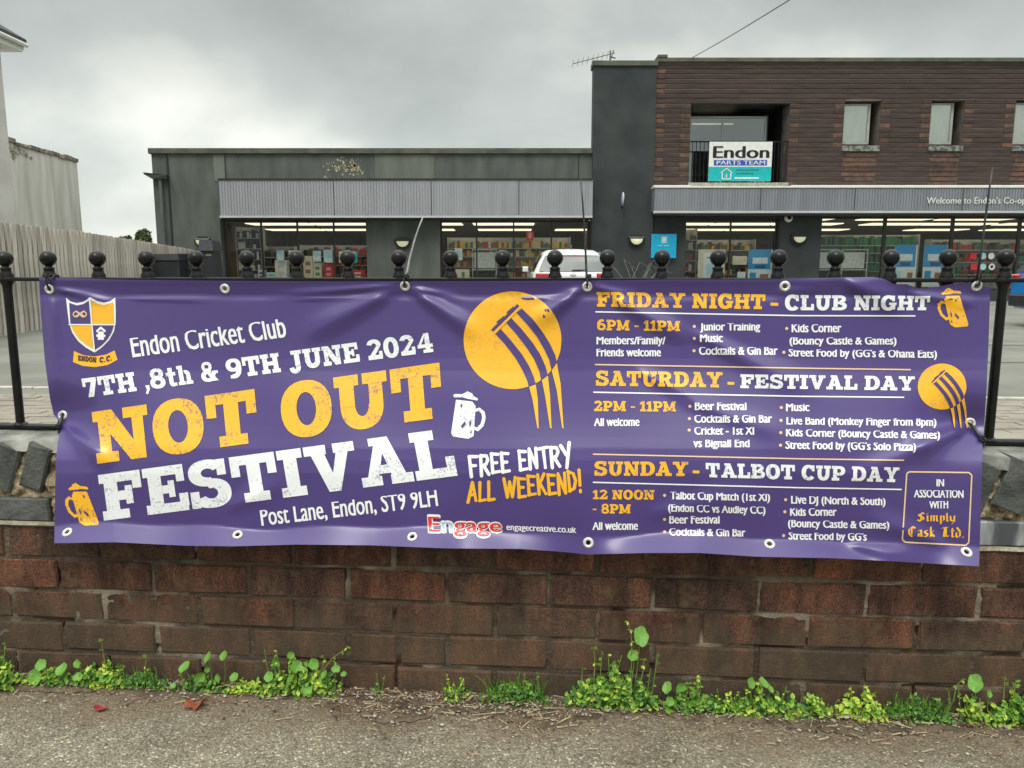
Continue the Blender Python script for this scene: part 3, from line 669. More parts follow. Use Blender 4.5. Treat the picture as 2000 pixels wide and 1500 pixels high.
def hand(text, q, m, th, label):
    W = sum(HAND[c][0]+.17 for c in text)-.17; x = 0; pr = Print()
    for c in text:
        wd, st = HAND[c]; jy = random.uniform(-.04, .04)
        for s_ in st:
            pts = [quadmap(q, (x+a)/W, b+jy) for a, b in s_]
            for a, b in zip(pts[:-1], pts[1:]): pr.seg(a, b, th, th*random.uniform(.75, 1))
            for p_ in pts: pr.disc(p_, th/2*.95, 10)
        x += wd+.17
    pr.done('lettering', m, label=label, sub=14)
hand('FREE ENTRY', ((916, 891), (1112, 868), (1116, 906), (918, 929)), M_WHT, 6.8, 'hand drawn white words FREE ENTRY')
hand('ALL WEEKEND!', ((914, 944), (1133, 919), (1137, 959), (914, 980)), M_YEL, 6.4, 'hand drawn yellow words ALL WEEKEND!')
# --- blackletter with a broad nib
NIB = {'S': (.8, [[(.7, .85), (.45, 1), (.15, .78), (.3, .58), (.62, .42), (.62, .15), (.35, 0), (.05, .16)], [(.4, .9), (.4, .1)]]), 'i': (.28, [[(.02, .6), (.14, .66), (.14, .08), (.26, .04)], [(.12, .88), (.16, .84)]]),
    'm': (.86, [[(.04, .62), (.14, .66), (.14, .02)], [(.14, .58), (.4, .68), (.42, .02)], [(.42, .58), (.68, .68), (.70, .06), (.82, .04)]]), 'p': (.56, [[(.04, .62), (.14, .68), (.14, -.28)], [(.14, .58), (.42, .66), (.46, .14), (.2, .02)]]),
    'l': (.28, [[(.08, .98), (.12, .08), (.25, .04)]]), 'y': (.56, [[(.06, .66), (.12, .16), (.34, .06)], [(.46, .68), (.44, 0), (.2, -.28)]]), 'C': (.8, [[(.7, .82), (.42, 1), (.12, .72), (.12, .28), (.4, 0), (.72, .18)], [(.36, .92), (.36, .2)]]),
    'a': (.52, [[(.08, .58), (.36, .66), (.38, .06), (.48, .04)], [(.36, .4), (.1, .3), (.14, .04), (.36, .12)]]), 's': (.46, [[(.38, .62), (.1, .58), (.12, .4), (.36, .28), (.32, .06), (.04, .06)]]), 'k': (.52, [[(.12, 1), (.12, .02)], [(.42, .66), (.14, .36), (.44, .04)]]),
    'L': (.8, [[(.34, 1), (.22, .1), (.7, .12)], [(.08, .9), (.6, .96)], [(.44, .86), (.42, .14)]]), 't': (.34, [[(.14, .9), (.14, .08), (.28, .04)], [(.02, .62), (.32, .64)]]), 'd': (.54, [[(.14, .98), (.44, .58), (.42, .1), (.2, 0), (.08, .16), (.1, .5), (.3, .62)]]), '.': (.2, [[(.06, .06), (.12, .02)]]), ' ': (.42, [])}
def nib(text, q, m, label):
    W = sum(NIB[c][0]+.08 for c in text)-.08; x = 0; pr = Print(); nx, ny = .085, .055
    for c in text:
        wd, st = NIB[c]
        for s_ in st:
            for a, b in zip(s_[:-1], s_[1:]):
                P4 = [(x+a[0]-nx, a[1]-ny), (x+a[0]+nx, a[1]+ny), (x+b[0]+nx, b[1]+ny), (x+b[0]-nx, b[1]-ny)]
                pr.poly([quadmap(q, u/W, v) for u, v in P4])
        x += wd+.08
    pr.done('lettering', m, label=label)
nib('Simply', ((1791, 1001), (1866, 1002), (1866, 1019), (1791, 1018)), M_YEL, 'yellow blackletter word Simply')
nib('Cask Ltd.', ((1773, 1028), (1883, 1030), (1883, 1050), (1773, 1048)), M_YEL, 'yellow blackletter words Cask Ltd.')

# --- ball and stumps emblem
Z = lambda pts: [(900+x/5, 560+y/5) for x, y in pts]
def emblem(T, label):
    pr = Print(); c = (1001, 664.5); n = 64
    pr.poly([T((c[0]+95.5*math.cos(2*math.pi*k/n), c[1]+95.5*math.sin(2*math.pi*k/n))) for k in range(n)])
    pr.done('emblem_ball', M_YELL, .0008, 12, label=label)
    pr = Print()
    def strip(a, b):
        a, b = Z(a), Z(b); k = len(a); pr.add([T(p) for p in a+b], [(i, i+1, k+i+1, k+i) for i in range(k-1)])
    strip([(340, 462), (430, 560), (530, 690), (600, 810), (650, 920), (662, 975)], [(390, 412), (485, 520), (590, 650), (665, 770), (712, 880), (735, 955)])
    strip([(442, 350), (540, 460), (640, 590), (712, 700), (765, 820), (785, 915)], [(492, 305), (600, 420), (700, 545), (775, 660), (825, 770), (850, 860)])
    strip([(545, 255), (650, 370), (745, 490), (815, 610), (862, 710), (885, 810)], [(595, 212), (705, 320), (800, 445), (872, 560), (920, 665), (938, 735)])
    pr.poly([T(p) for p in Z([(296, 418), (318, 436), (572, 190), (552, 168)])])
    pr.poly([T(p) for p in Z([(345, 345), (390, 370), (440, 310), (420, 285)])]); pr.poly([T(p) for p in Z([(445, 250), (490, 275), (535, 215), (510, 195)])])
    pr.done('emblem_stumps', M_PURPLE, .0018, 12)
    pr = Print()
    strip([(668, 978), (700, 1100), (748, 1380)], [(732, 955), (752, 1100), (760, 1385)])
    pr.done('emblem_flame', M_YEL, .0026, 12); pr = Print()
    strip([(792, 912), (822, 1060), (872, 1380)], [(850, 868), (872, 1060), (886, 1385)])
    pr.done('emblem_flame', M_YEL, .0026, 12); pr = Print()
    strip([(888, 818), (935, 1000), (990, 1380)], [(938, 745), (975, 950), (1004, 1385)])
    pr.done('emblem_flame', M_YEL, .0026, 12); pr = Print()
    pr.poly([T(p) for p in Z([(316, 444), (332, 462), (584, 208), (572, 192)])])
    pr.done('emblem_bail_line', M_YEL, .0026, 12)
emblem(lambda p: p, 'yellow ball with three purple stumps')
emblem(lambda p: (1840+(p[0]-1001)*.497, 755+(p[1]-664.5)*.470), 'smaller yellow ball with three purple stumps')
# --- beer mugs (unit drawing: body about 1 high)
def mug(T, m, label):
    pr = Print(); Q = lambda pts: [T(p) for p in pts]
    pr.poly(Q([(.12, .16), (.52, .20), (.60, .30), (.55, .94), (.42, 1.0), (.05, .95), (0, .88)]))
    pts = [(.58, .36), (.70, .33), (.82, .42), (.85, .55), (.80, .72), (.66, .84), (.55, .80)]; inn = [(.60, .42), (.68, .40), (.74, .46), (.76, .55), (.72, .68), (.63, .76), (.56, .73)]
    pr.add(Q(pts+inn), [(i, i+1, 8+i, 7+i) for i in range(6)])
    pr.poly(Q([(.08, .04), (.28, .04), (.40, -.02), (.52, .03), (.54, .08), (.66, .14), (.64, .18), (.40, .14), (.28, .11), (.08, .11), (.05, .07)]))
    pr.done('mug_print', m, label=label, sub=14)
    pr = Print(); pr.poly(Q([(.24, .72), (.34, .62), (.36, .68), (.27, .78)])); pr.poly(Q([(.44, .68), (.47, .58), (.49, .66), (.46, .76)])); pr.poly(Q([(.22, .28), (.28, .24), (.26, .34)]))
    pr.poly(Q([(.46, .86), (.50, .80), (.50, .90)])); pr.done('mug_detail', M_PURPLE, .0018)
mug(lambda p: (881+p[0]*80, 766+p[1]*91), M_WHTW, 'white beer mug beside NOT OUT')
mug(lambda p: (196-p[0]*72+(p[1]-1)*22*(1-p[0]*.3), 948+p[1]*82-p[0]*8), M_YELW, 'yellow beer mug beside FESTIVAL')
mug(lambda p: (1893-p[0]*66+(p[1]-1)*13, 566+p[1]*76-p[0]*6), M_YELW, 'yellow beer mug at the top right corner')
# --- club shield
K = lambda pts: [(60+x/4, 530+y/4) for x, y in pts]
top = [(275, 205), (310, 235), (360, 248), (410, 238), (465, 203), (520, 232), (570, 244), (620, 234), (660, 205)]
side_r = [(664, 300), (664, 400), (650, 470), (610, 540), (560, 590), (500, 635)]; side_l = [(430, 595), (370, 545), (325, 480), (300, 410), (287, 310)]
pr = Print(); pr.poly(K(top+side_r+side_l)); pr.done('shield_outline', M_WHT, .0008, 14, label='club shield')
pr = Print(); pr.poly(K([(300, 245), (360, 266), (410, 256), (458, 228), (468, 412), (310, 412)])); pr.poly(K([(484, 422), (648, 422), (632, 475), (595, 535), (550, 580), (502, 612)])); pr.done('shield_quarter', M_PURPLE, .0018, 14)
pr = Print(); pr.poly(K([(474, 226), (520, 252), (570, 263), (645, 240), (648, 412), (482, 412)])); pr.poly(K([(314, 422), (470, 422), (490, 605), (430, 570), (375, 525), (335, 470)])); pr.done('shield_quarter', M_YEL, .0018, 14)
pr = Print(); pr.seg(K([(456, 205)])[0], K([(478, 420)])[0], 2.2); pr.seg(K([(478, 420)])[0], K([(498, 625)])[0], 2.2); pr.seg(K([(296, 415)])[0], K([(662, 417)])[0], 2.2); pr.done('shield_bar', M_WHT, .0028)
pr = Print(); pr.poly(K([(525, 470), (570, 470), (572, 535), (524, 535)])); pr.poly(K([(510, 462), (548, 430), (588, 462), (580, 478), (548, 452), (516, 478)])); pr.poly(K([(512, 495), (524, 490), (524, 510), (512, 512)])); pr.poly(K([(572, 490), (586, 500), (580, 515), (572, 512)])); pr.done('shield_charge', M_WHT, .0028)
pr = Print()
def ringpx(cx, cy, rx, ry, t, a0, a1): 
    vs, fs2 = ring(cx, cy, rx, ry, t, t, a0, a1, 16, 2); pr.add(K(vs), fs2)
ringpx(355, 335, 27, 25, 9, 0, 360); ringpx(412, 335, 27, 25, 9, 0, 360); pr.add(K([(345, 312), (355, 305), (425, 350), (415, 360)]), [(0, 1, 2, 3)]); pr.add(K([(425, 312), (415, 305), (345, 350), (355, 360)]), [(0, 1, 2, 3)])
pr.done('shield_knot', M_PEACH, .0028)
pr = Print(); a = K([(335, 645), (400, 690), (500, 708), (600, 690), (668, 645), ]); b = K([(330, 712), (400, 738), (500, 748), (610, 735), (678, 690)])
a = K([(338, 622), (410, 655), (500, 665), (590, 650), (655, 618)]); b = K([(330, 708), (405, 738), (500, 748), (600, 732), (678, 690)])
pr.add(a+b, [(i, i+1, 6+i, 5+i) for i in range(4)]); pr.done('shield_ribbon', M_YEL, .0008, 14)
slab('ENDON C.C.'.replace('.', ''), ((153, 696), (220, 694), (219, 705), (153, 707)), mat('dark_print', (.05, .02, .06)), label='dark letters ENDON CC on the ribbon') if False else None
pr = Print()
slab('ENDON', ((152, 694), (188, 698), (188, 708), (152, 704)), None, pr=pr); slab('C', ((194, 698), (202, 697), (202, 707), (194, 708)), None, pr=pr); slab('C', ((207, 696), (215, 694), (215, 704), (207, 706)), None, pr=pr)
pr.disc((204.5, 706), 1.3, 8); pr.disc((217.5, 703), 1.3, 8)
pr.done('lettering', mat('dark_print', (.05, .02, .06)), .0018, label='dark letters ENDON C.C. on the ribbon')

# --- eyelets
def frame_at(px, py, off=.0012):
    p = Vector(surf(np.array([px], float), np.array([py], float), off)[0]); n = Vector(surfn(np.array([px], float), np.array([py], float))[0])
    return Matrix.Translation(p) @ n.to_track_quat('Z', 'Y').to_matrix().to_4x4()
eye = MB().lathe([(.0052, -.004), (.0050, .0004), (.0062, .0018), (.0085, .0022), (.0108, .0012), (.0116, -.0004)], n=20).mesh('eyelet', M_EYE, True)
for x, y in EYES:
    o = link('eyelet', eye, banner); o.matrix_local = frame_at(x, y)
# --- cable ties
def L3(px, py, o): return Vector(wl(px, py, o))
TIES = [((96, 565), 'top', [(99, 548), (104, 540), (110, 536)], 'short black cable tie at the top left corner eyelet of the banner', M_TIE),
        ((791, 559), 'top', [(796, 528), (800, 505), (810, 468), (818, 444), (826, 424)], 'cable tie with a long pale tail leaning right above the banner', M_TIEGREY),
        ((1147, 560), 'top', [(1146, 545), (1144, 500), (1141, 440), (1138, 395), (1134, 350)], 'black cable tie whose upright tail crosses in front of the white car', M_TIE),
        ((1908, 559), 'top', [(1908, 545), (1915, 500), (1924, 430), (1932, 370), (1939, 327)], 'black cable tie with upright tail at the top right corner of the banner', M_TIE),
        ((122, 813), 'low', [(119, 826), (114, 838)], 'black cable tie holding the middle left eyelet to the bottom rail', M_TIE),
        ((1896, 829), 'low', [(1905, 841), (1922, 862)], 'black cable tie stretched from the middle right eyelet to the bottom rail', M_TIE)]
for (ex, ey), k, tail, lab, m in TIES:
    t = thing('cable_tie', lab, 'cable tie', WALLLOC, WALLROT, 'cable ties holding the banner')
    e0 = Vector(surf(np.array([float(ex)]), np.array([float(ey)]), .004)[0])
    if k == 'top':
        u = e0.x; zr = .9605
        loop = [e0+Vector((0, .012, -.002)), e0+Vector((0, -.001, .002)), Vector((u, RY-.031, .948)), Vector((u, RY-.031, .960)), Vector((u, RY-.014, zr+.0065)), Vector((u, RY+.012, zr+.0045)), Vector((u, RY+.021, .955)), Vector((u, RY+.018, .943)), e0+Vector((0, .014, -.003))]
        MB().tube(loop, .0024, 6).build('loop', M_TIE, t, smooth=True)
        hp = Vector((u+.004, RY-.034, .965)); MB().cbox(hp.x-.0045, hp.x+.0045, hp.y-.004, hp.y+.003, hp.z-.004, hp.z+.004, c=.001).build('head', M_TIE, t)
        pts = [hp]+[L3(x, y, -RY+.030-.004*i) for i, (x, y) in enumerate(tail)]
        n = len(pts); MB().tube(pts, [.0030-.0014*i/(n-1) for i in range(n)], 6).build('tail', m, t, smooth=True)
    else:
        end = L3(tail[-1][0], tail[-1][1], -RY+.015)
        mx, my = (ex+tail[-1][0])/2, (ey+tail[-1][1])/2
        mid = Vector(surf(np.array([mx]), np.array([my]), .006)[0]); fin_ = Vector(surf(np.array([float(tail[-1][0])]), np.array([float(tail[-1][1])]), .007)[0])
        pts = [e0+Vector((0, .010, 0)), e0+Vector((0, -.002, 0)), mid, fin_, end+Vector((0, 0, -.006)), end+Vector((0, .03, .004))]
        MB().tube(pts, .0034, 6).build('loop', m, t, smooth=True)
        h = mid.lerp(fin_, .5); MB().cbox(h.x-.005, h.x+.005, h.y-.006, h.y+.002, h.z-.004, h.z+.005, c=.001).build('head', m, t)

# ================================================================== behind the wall
M_REND = mat('dark_green_grey_render', (.126, .144, .128), (.072, .084, .076), rough=.85, scale=1.5, detail=8, lo=.32, hi=.68, bump=.003, bscale=30, coords='World', stretch=(1.6, 1, .5))
M_TOWER = mat('charcoal_render', (.046, .054, .055), (.022, .028, .029), rough=.8, scale=1.4, detail=8, lo=.3, hi=.7, bump=.003, bscale=30, coords='World')
M_PALEREND = mat('faded_render_patch', (.165, .185, .158), (.125, .14, .12), rough=.85, scale=2.2, bump=.002, coords='World', stretch=(1, 1, .25))
M_COPE = mat('mossy_grey_coping', (.125, .125, .095), (.07, .075, .06), rough=.85, scale=2.5, coords='World')
M_FASC = mat('grey_ribbed_cladding', (.34, .35, .37), (.29, .30, .32), rough=.5, scale=1.6, coords='World', stretch=(3, 1, .4))
M_FASCB = mat('blue_grey_ribbed_cladding', (.24, .255, .285), (.20, .21, .24), rough=.5, scale=1.6, coords='World', stretch=(3, 1, .4))
M_TRIM = mat('pale_metal_trim', (.55, .56, .58), (.48, .49, .5), rough=.4, scale=3)
M_WHITET = mat('white_trim', (.80, .80, .76), (.7, .7, .66), rough=.5, scale=3)
M_DARK = mat('black_window_frame', (.018, .020, .020), (.026, .028, .028), rough=.45, scale=5)
M_COURSE = mat('dark_brown_facing_brick', (.072, .044, .037), (.038, .026, .024), rough=.8, scale=3.2, detail=6, lo=.32, hi=.68, bump=.004, bscale=25, coords='World', stretch=(.55, 1, 3.5), rnd=.08)
M_COURSER = mat('orange_brown_facing_brick', (.155, .078, .05), (.062, .040, .034), rough=.8, scale=7, detail=5, lo=.35, hi=.65, bump=.004, bscale=25, coords='World', rnd=.25)
M_JOINT = mat('brown_brick_joint', (.19, .16, .14), (.10, .08, .07), rough=.95, scale=4, coords='World', stretch=(.3, 1, 1))  # joint's own brown, paler than the facing brick
M_PEEL = mat('peeling_plaster', (.55, .47, .33), (.30, .24, .15), rough=.9, scale=14)
def glass(name, tint=(.97, .98, .97), base=.10):
    m = bpy.data.materials.new(name); m.use_nodes = True; t = m.node_tree; t.nodes.clear(); l = t.links.new
    o = t.nodes.new('ShaderNodeOutputMaterial'); mx = t.nodes.new('ShaderNodeMixShader'); a = t.nodes.new('ShaderNodeBsdfTransparent'); g = t.nodes.new('ShaderNodeBsdfGlossy')
    a.inputs[0].default_value = tint+(1,); g.inputs['Roughness'].default_value = .02; g.inputs[0].default_value = (.9, .95, .95, 1)
    f = t.nodes.new('ShaderNodeFresnel'); f.inputs[0].default_value = 1.28; ad = t.nodes.new('ShaderNodeMath'); ad.operation = 'ADD'; ad.inputs[1].default_value = base
    l(f.outputs[0], ad.inputs[0]); l(ad.outputs[0], mx.inputs[0]); l(a.outputs[0], mx.inputs[1]); l(g.outputs[0], mx.inputs[2]); l(mx.outputs[0], o.inputs[0]); return m
M_GLASS = glass('shop_glass', base=.0)
M_GLASSD = glass('office_glass', (.93, .94, .90), base=.24)
M_LIGHT = mat('lit_tube', (1, .90, .66), (.8, .68, .46), emit=1.5, scale=1)
M_LAMP = mat('cream_lamp_glass', (.80, .77, .52), (.72, .68, .45), rough=.4, scale=5)

shop = thing('shop_building', 'flat roofed convenience store with charcoal tower and dark brick upper storey across the car park', 'building')
def P(name, m, f, **k):
    g = MB(); f(g); return g.build(name, m, shop, **k)
WL_, WR_, TL_, TR_, RR_ = -10.92, 2.43, 2.43, 4.30, 24.0
# left wing
P('wall', M_REND, lambda g: (g.box(WL_, -8.95, 24.02, 24.4, -.02, 4.42), g.box(-8.95, WR_, 24.02, 24.4, 2.50, 4.42), g.box(-4.48, -2.22, 24.0, 24.4, -.02, 2.498),
    g.box(WL_, WL_+.3, 24.4, 38, -.02, 4.42), g.box(-8.95, -4.48, 24.02, 24.38, -.02, .55), g.box(-2.22, WR_, 24.02, 24.38, -.02, .30)))
P('wall_patch', M_PALEREND, lambda g: g.box(-4.15, -2.35, 24.006, 24.02, 3.62, 4.40))
P('wall_patch', M_PALEREND, lambda g: g.box(-9.05, -8.72, 24.008, 24.02, 3.62, 4.40), )
P('control_joint', M_DARK, lambda g: g.box(2.02-.012, 2.02+.012, 24.008, 24.02, 3.6, 4.42))
P('control_joint', M_DARK, lambda g: g.box(-10.47, -10.42, 23.99, 24.02, 0, 4.42))
P('control_joint', M_DARK, lambda g: g.box(-8.70, -8.68, 24.008, 24.02, 3.6, 4.42))
P('coping', M_COPE, lambda g: g.cbox(WL_-.06, WR_, 23.93, 24.5, 4.42, 4.58, c=.01))
P('roof', M_DARK, lambda g: g.box(WL_, WR_, 24.5, 38, 4.25, 4.35))
rs = random.Random(3)
for (cx, cz, wx, wz, n) in ((-5.05, 4.05, .55, .3, 46), (-4.75, 3.98, .25, .28, 22), (-5.6, 3.78, .2, .18, 7)):
    g = MB()
    for k in range(n):
        x = cx+rs.gauss(0, wx*.45); z = min(4.38, max(3.66, cz+rs.gauss(0, wz*.5))); r = rs.uniform(.012, .055)
        a0 = rs.random()*6; q = rs.randint(5, 7); pts = [(x+r*rs.uniform(.5, 1.1)*math.cos(a0+2*math.pi*i/q), z+r*rs.uniform(.5, 1.5)*math.sin(a0+2*math.pi*i/q)) for i in range(q)]
        vs = [(a, 24.019, b) for a, b in pts]+[(a, 24.008, b) for a, b in pts]
        g.add(vs, [tuple(q+i for i in range(q))]+[(i, (i+1) % q, q+(i+1) % q, q+i) for i in range(q)])
    g.build('peeling_plaster', M_PEEL, shop, kind='stuff')
g = MB()
for k in range(16):
    x = rs.choice([-8.6, -7.7, -7.0, -5.4, -4.9, -4.6, -4.4])+rs.uniform(-.25, .25); g.box(x, x+rs.uniform(.05, .3), 24.0, 24.02, 3.625, 3.625+rs.uniform(.015, .05))
g.build('flaking_paint', M_PEEL, shop, kind='stuff')
# ribbed fascias
def fascia(name, x0, x1, z0, z1, yf, m, seams):
    g = MB(); g.box(x0, x1, yf+.03, 24.0, z0, z1); f = g.build(name, m, shop)
    rb = MB(); x = x0+.02
    while x < x1-.07:
        rb.box(x, x+.055, yf+.012, yf+.029, z0+.03, z1-.03); x += .085
    rb.build('cladding_rib', m, f, kind='stuff')
    MB().box(x0-.02, x1, yf-.01, yf+.03, z0-.05, z0+.012).build('bottom_trim', M_TRIM, f)
    MB().box(x0-.02, x1, yf-.01, 24.0, z1+.002, z1+.05).build('top_trim', M_DARK if m is M_FASC else M_WHITET, f)
    for sx in seams: MB().box(sx-.008, sx+.008, yf+.004, yf+.0115, z0+.02, z1-.02).build('panel_joint', M_DARK, f)
    return f
fascia('fascia_panel', -8.70, 2.40, 2.54, 3.58, 23.4, M_FASC, (-5.3, -2.4, .2))
fb = fascia('fascia_panel', 4.24, 22.0, 2.68, 3.36, 23.4, M_FASCB, (7.4, 10.2, 13.4))
P('fascia_soffit', M_DARK, lambda g: g.box(-8.68, 2.40, 23.44, 24.0, 2.45, 2.488)); P('fascia_soffit', M_DARK, lambda g: g.box(4.26, 22, 23.44, 24.2, 2.56, 2.628))
# tower
P('tower', M_TOWER, lambda g: (g.box(TL_, TR_, 23.9, 24.42, -.02, 6.92)))
P('tower_coping', M_COPE, lambda g: g.cbox(TL_-.04, TR_+.02, 23.84, 24.5, 6.922, 7.07, c=.01))
# ground floor wall of the right block
P('lower_wall', M_TOWER, lambda g: (g.box(4.302, 5.34, 24.0, 24.4, -.02, 2.66), g.box(8.22, 9.50, 24.0, 24.4, -.02, 2.66), g.box(5.34, 8.22, 24.0, 24.4, -.02, .35), g.box(9.5, 22, 24.0, 24.4, -.02, .30),
    g.box(5.34, 8.22, 24.0, 24.4, 2.50, 2.66), g.box(9.5, 22, 24.0, 24.4, 2.58, 2.66)))
# upper storey: brick courses with deep joints, round the openings
OPEN = [(5.36, 8.33, 3.56, 5.87), (9.96, 11.05, 4.66, 5.95), (12.56, 13.56, 4.66, 5.97), (15.08, 16.1, 4.66, 5.98), (18.0, 19.0, 4.66, 5.98)]
ztop, zbot = 7.04, 3.46
cuts = [4.302]+[v for o_ in OPEN for v in o_[:2]]+[24.0]
g = MB()
for i in range(len(cuts)-1):
    a, b = cuts[i], cuts[i+1]
    if i % 2 == 0: g.box(a+.001, b-.001, 23.975, 24.6, zbot, ztop)
    else:
        o_ = OPEN[i//2]; g.box(a+.001, b-.001, 23.975, 24.6, o_[3], ztop)
        if o_[2] > zbot+.12: g.box(a+.001, b-.001, 23.975, 24.6, zbot, o_[2])
ub = g.build('upper_wall', M_JOINT, shop)
pitch = .1415; z = zbot+.01; row = 0
rb_ = random.Random(5); cm = {}
def course(x0, x1, z, m, dy=0):
    key = (round(x1-x0, 2), m.name)
    if key not in cm: cm[key] = MB().cbox(0, x1-x0-.001, 0, .03, 0, pitch-.030, c=.008, jit=.002).mesh('brick_course', m)
    link('brick_course', cm[key], ub, (x0+.0005, 23.955+rb_.uniform(-.006, .006)+dy, z+rb_.uniform(-.003, .003)))
while z+pitch < ztop-.02:
    segs = [(4.302, 24.0)]
    for o_ in OPEN:
        if z+pitch-.04 > o_[2] and z < o_[3]:
            segs = [t for a, b in segs for t in (((a, o_[0]), (o_[1], b)) if a < o_[0] and b > o_[1] else ((a, b),))]
    for a, b in segs:
        if a < 4.31:
            course(4.302, 4.57, z, M_COURSER if row % 3 else M_COURSE, -.004); a = 4.57
        x = a
        red_l = any(abs(a-o_[1]) < .01 for o_ in OPEN); red_r = any(abs(b-o_[0]) < .01 for o_ in OPEN)
        if red_l: course(a, a+.3, z, M_COURSER if row % 3 == 0 else M_COURSE); x = a+.3
        e = b-.3 if red_r else b
        if b > 16.5 and b-a > 3: e = min(e, 16.6)
        while x < e-.02:
            ln = min(e-x, rb_.choice([2.25, 3.2, 4.1])); ln = e-x if e-x-ln < .3 else ln
            mid = x+ln/2; under = any(o_[0]-.1 < mid < o_[1]+.1 and z < o_[2] for o_ in OPEN[1:])
            course(x, x+ln, z, M_COURSE); x += ln
        if red_r: course(b-.3, b, z, M_COURSER if row % 2 == 0 else M_COURSE)
        if b > 16.5 and b-a > 3 and e < b-.3: course(e, b, z, M_COURSE)
    z += pitch; row += 1
# weathered orange brick below the small windows
for o_ in OPEN[1:4]:
    z = zbot+.01
    while z < o_[2]-.28:
        ln = o_[1]-o_[0]; course(o_[0]+.45*rb_.random()*.3, o_[1]-.05, z, M_COURSER, -.010); z += pitch
P('roof_coping', M_COPE, lambda g: g.cbox(4.32, 24, 23.88, 24.7, 7.04, 7.16, c=.01)); P('coping_end', M_COPE, lambda g: g.cbox(4.32, 4.60, 23.86, 24.7, 7.1605, 7.24, c=.01))
P('roof', M_DARK, lambda g: g.box(4.3, 24, 24.7, 36, 6.7, 6.8))
P('white_band', M_WHITET, lambda g: (g.box(4.24, 5.34, 23.60, 23.98, 3.415, 3.455)))
P('white_band', M_WHITET, lambda g: (g.box(8.36, 24, 23.60, 23.98, 3.415, 3.455)))
# balcony recess
P('balcony_recess', M_DARK, lambda g: (g.box(5.2, 5.355, 24.0, 26.0, 3.5, 6.0), g.box(8.335, 8.5, 24.0, 26.0, 3.5, 6.0), g.box(5.36, 8.33, 24.6, 26.0, 5.88, 6.0), g.box(5.36, 8.33, 24.0, 26.0, 3.46, 3.55), g.box(5.36, 8.33, 26.02, 26.1, 3.55, 5.88)))
sill = P('balcony_sill', mat('lichen_stone', (.42, .41, .34), (.25, .26, .2), scale=12), lambda g: g.cbox(5.34, 8.36, 23.86, 24.2, 3.42, 3.558, c=.01))
bw = P('balcony_window', M_TRIM, lambda g: (g.box(5.40, 7.95, 24.9, 24.96, 5.62, 5.68), g.box(7.89, 7.95, 24.9, 24.96, 3.56, 5.62), g.box(6.55, 6.60, 24.9, 24.96, 3.56, 5.62), g.box(5.40, 7.95, 24.9, 24.96, 3.552, 3.60)))
MB().box(5.40, 7.89, 24.925, 24.93, 3.6, 5.62).build('pane', glass('balcony_glass', (.55, .58, .56), .18), bw)
P('recess_shade_sheet', M_DARK, lambda g: g.box(5.357, 8.333, 24.0, 24.6, 5.855, 5.868))  # added dark sheet; the recess shade is put into its colour
P('office_light', M_LIGHT, lambda g: g.box(5.8, 7.1, 25.6, 25.66, 5.56, 5.60))
P('office_sill', M_TRIM, lambda g: (g.box(5.40, 6.7, 25.9, 26.01, 4.0, 4.06)))
bal_ = P('balcony_railing', M_BLACK, lambda g: g.box(5.36, 8.33, 23.90, 23.93, 4.74, 4.78))
bb = MB().box(-.009, .009, 0, .018, 3.56, 4.74).mesh('railing_bar', M_BLACK)
for i in range(25): link('railing_bar', bb, bal_, (5.43+i*.118, 23.905, 0))
# small windows
for i, o_ in enumerate(OPEN[1:]):
    a, b, c, d = o_
    g = MB(); g.box(a-.1, a-.002, 24.0, 25.2, c-.1, d+.1); g.box(b+.002, b+.1, 24.0, 25.2, c-.1, d+.1); g.box(a, b, 24.0, 25.2, d+.002, d+.1); g.box(a, b, 24.0, 25.2, c-.1, c-.002); g.box(a-.1, b+.1, 25.2, 25.3, c-.1, d+.1)
    wn = g.build('window', M_DARK, shop)
    xm = b-.22
    g = MB(); g.box(a, xm, 24.16, 24.22, c+.06, c+.13); g.box(a, xm, 24.16, 24.22, d-.10, d-.05); g.box(xm-.07, xm, 24.16, 24.22, c+.13, d-.10); g.box(a, a+.03, 24.16, 24.22, c+.13, d-.10)
    g.build('frame', mat('aged_window_frame', (.42, .42, .38), (.34, .34, .3), scale=4), wn)
    MB().box(a+.03, xm-.07, 24.18, 24.185, c+.13, d-.10).build('pane', M_GLASSD, wn)
    MB().box(a+.03, xm-.07, 24.23, 24.26, c+.1, d-.1).build('blind', mat('pale_blind', (.88, .86, .76), (.76, .74, .66), scale=2, stretch=(6, 1, 1)), wn)
    MB().cbox(a-.02, b+.02, 23.90, 24.1, c-.175, c-.02, c=.008).build('sill', mat('stained_stone_sill', (.27, .285, .26), (.08, .088, .075), rough=.9, scale=9, lo=.42, hi=.58, coords='World'), wn)
# shop fronts
def shopfront(x0, x1, z0, z1, mull, yf=24.25, heavy=.045):
    g = MB(); g.box(x0, x1, yf, yf+.07, z1-.07, z1); g.box(x0, x1, yf, yf+.07, z0, z0+.07); g.box(x0, x0+.05, yf, yf+.07, z0+.07, z1-.07); g.box(x1-.05, x1, yf, yf+.07, z0+.07, z1-.07)
    s_ = g.build('shop_window', M_DARK, shop)
    for x in mull: MB().box(x-heavy/2, x+heavy/2, yf-.01, yf+.08, z0+.07, z1-.07).build('mullion', M_DARK, s_)
    xs = [x0+.05]+[v for x in mull for v in (x-heavy/2, x+heavy/2)]+[x1-.05]
    for a, b in zip(xs[::2], xs[1::2]): MB().box(a, b, yf+.03, yf+.036, z0+.07, z1-.07).build('pane', M_GLASS, s_)
shopfront(-8.92, -4.48, .55, 2.50, (-7.78, -6.66, -5.53)); shopfront(-2.22, 2.38, .30, 2.50, (-1.10, .05, 1.22))
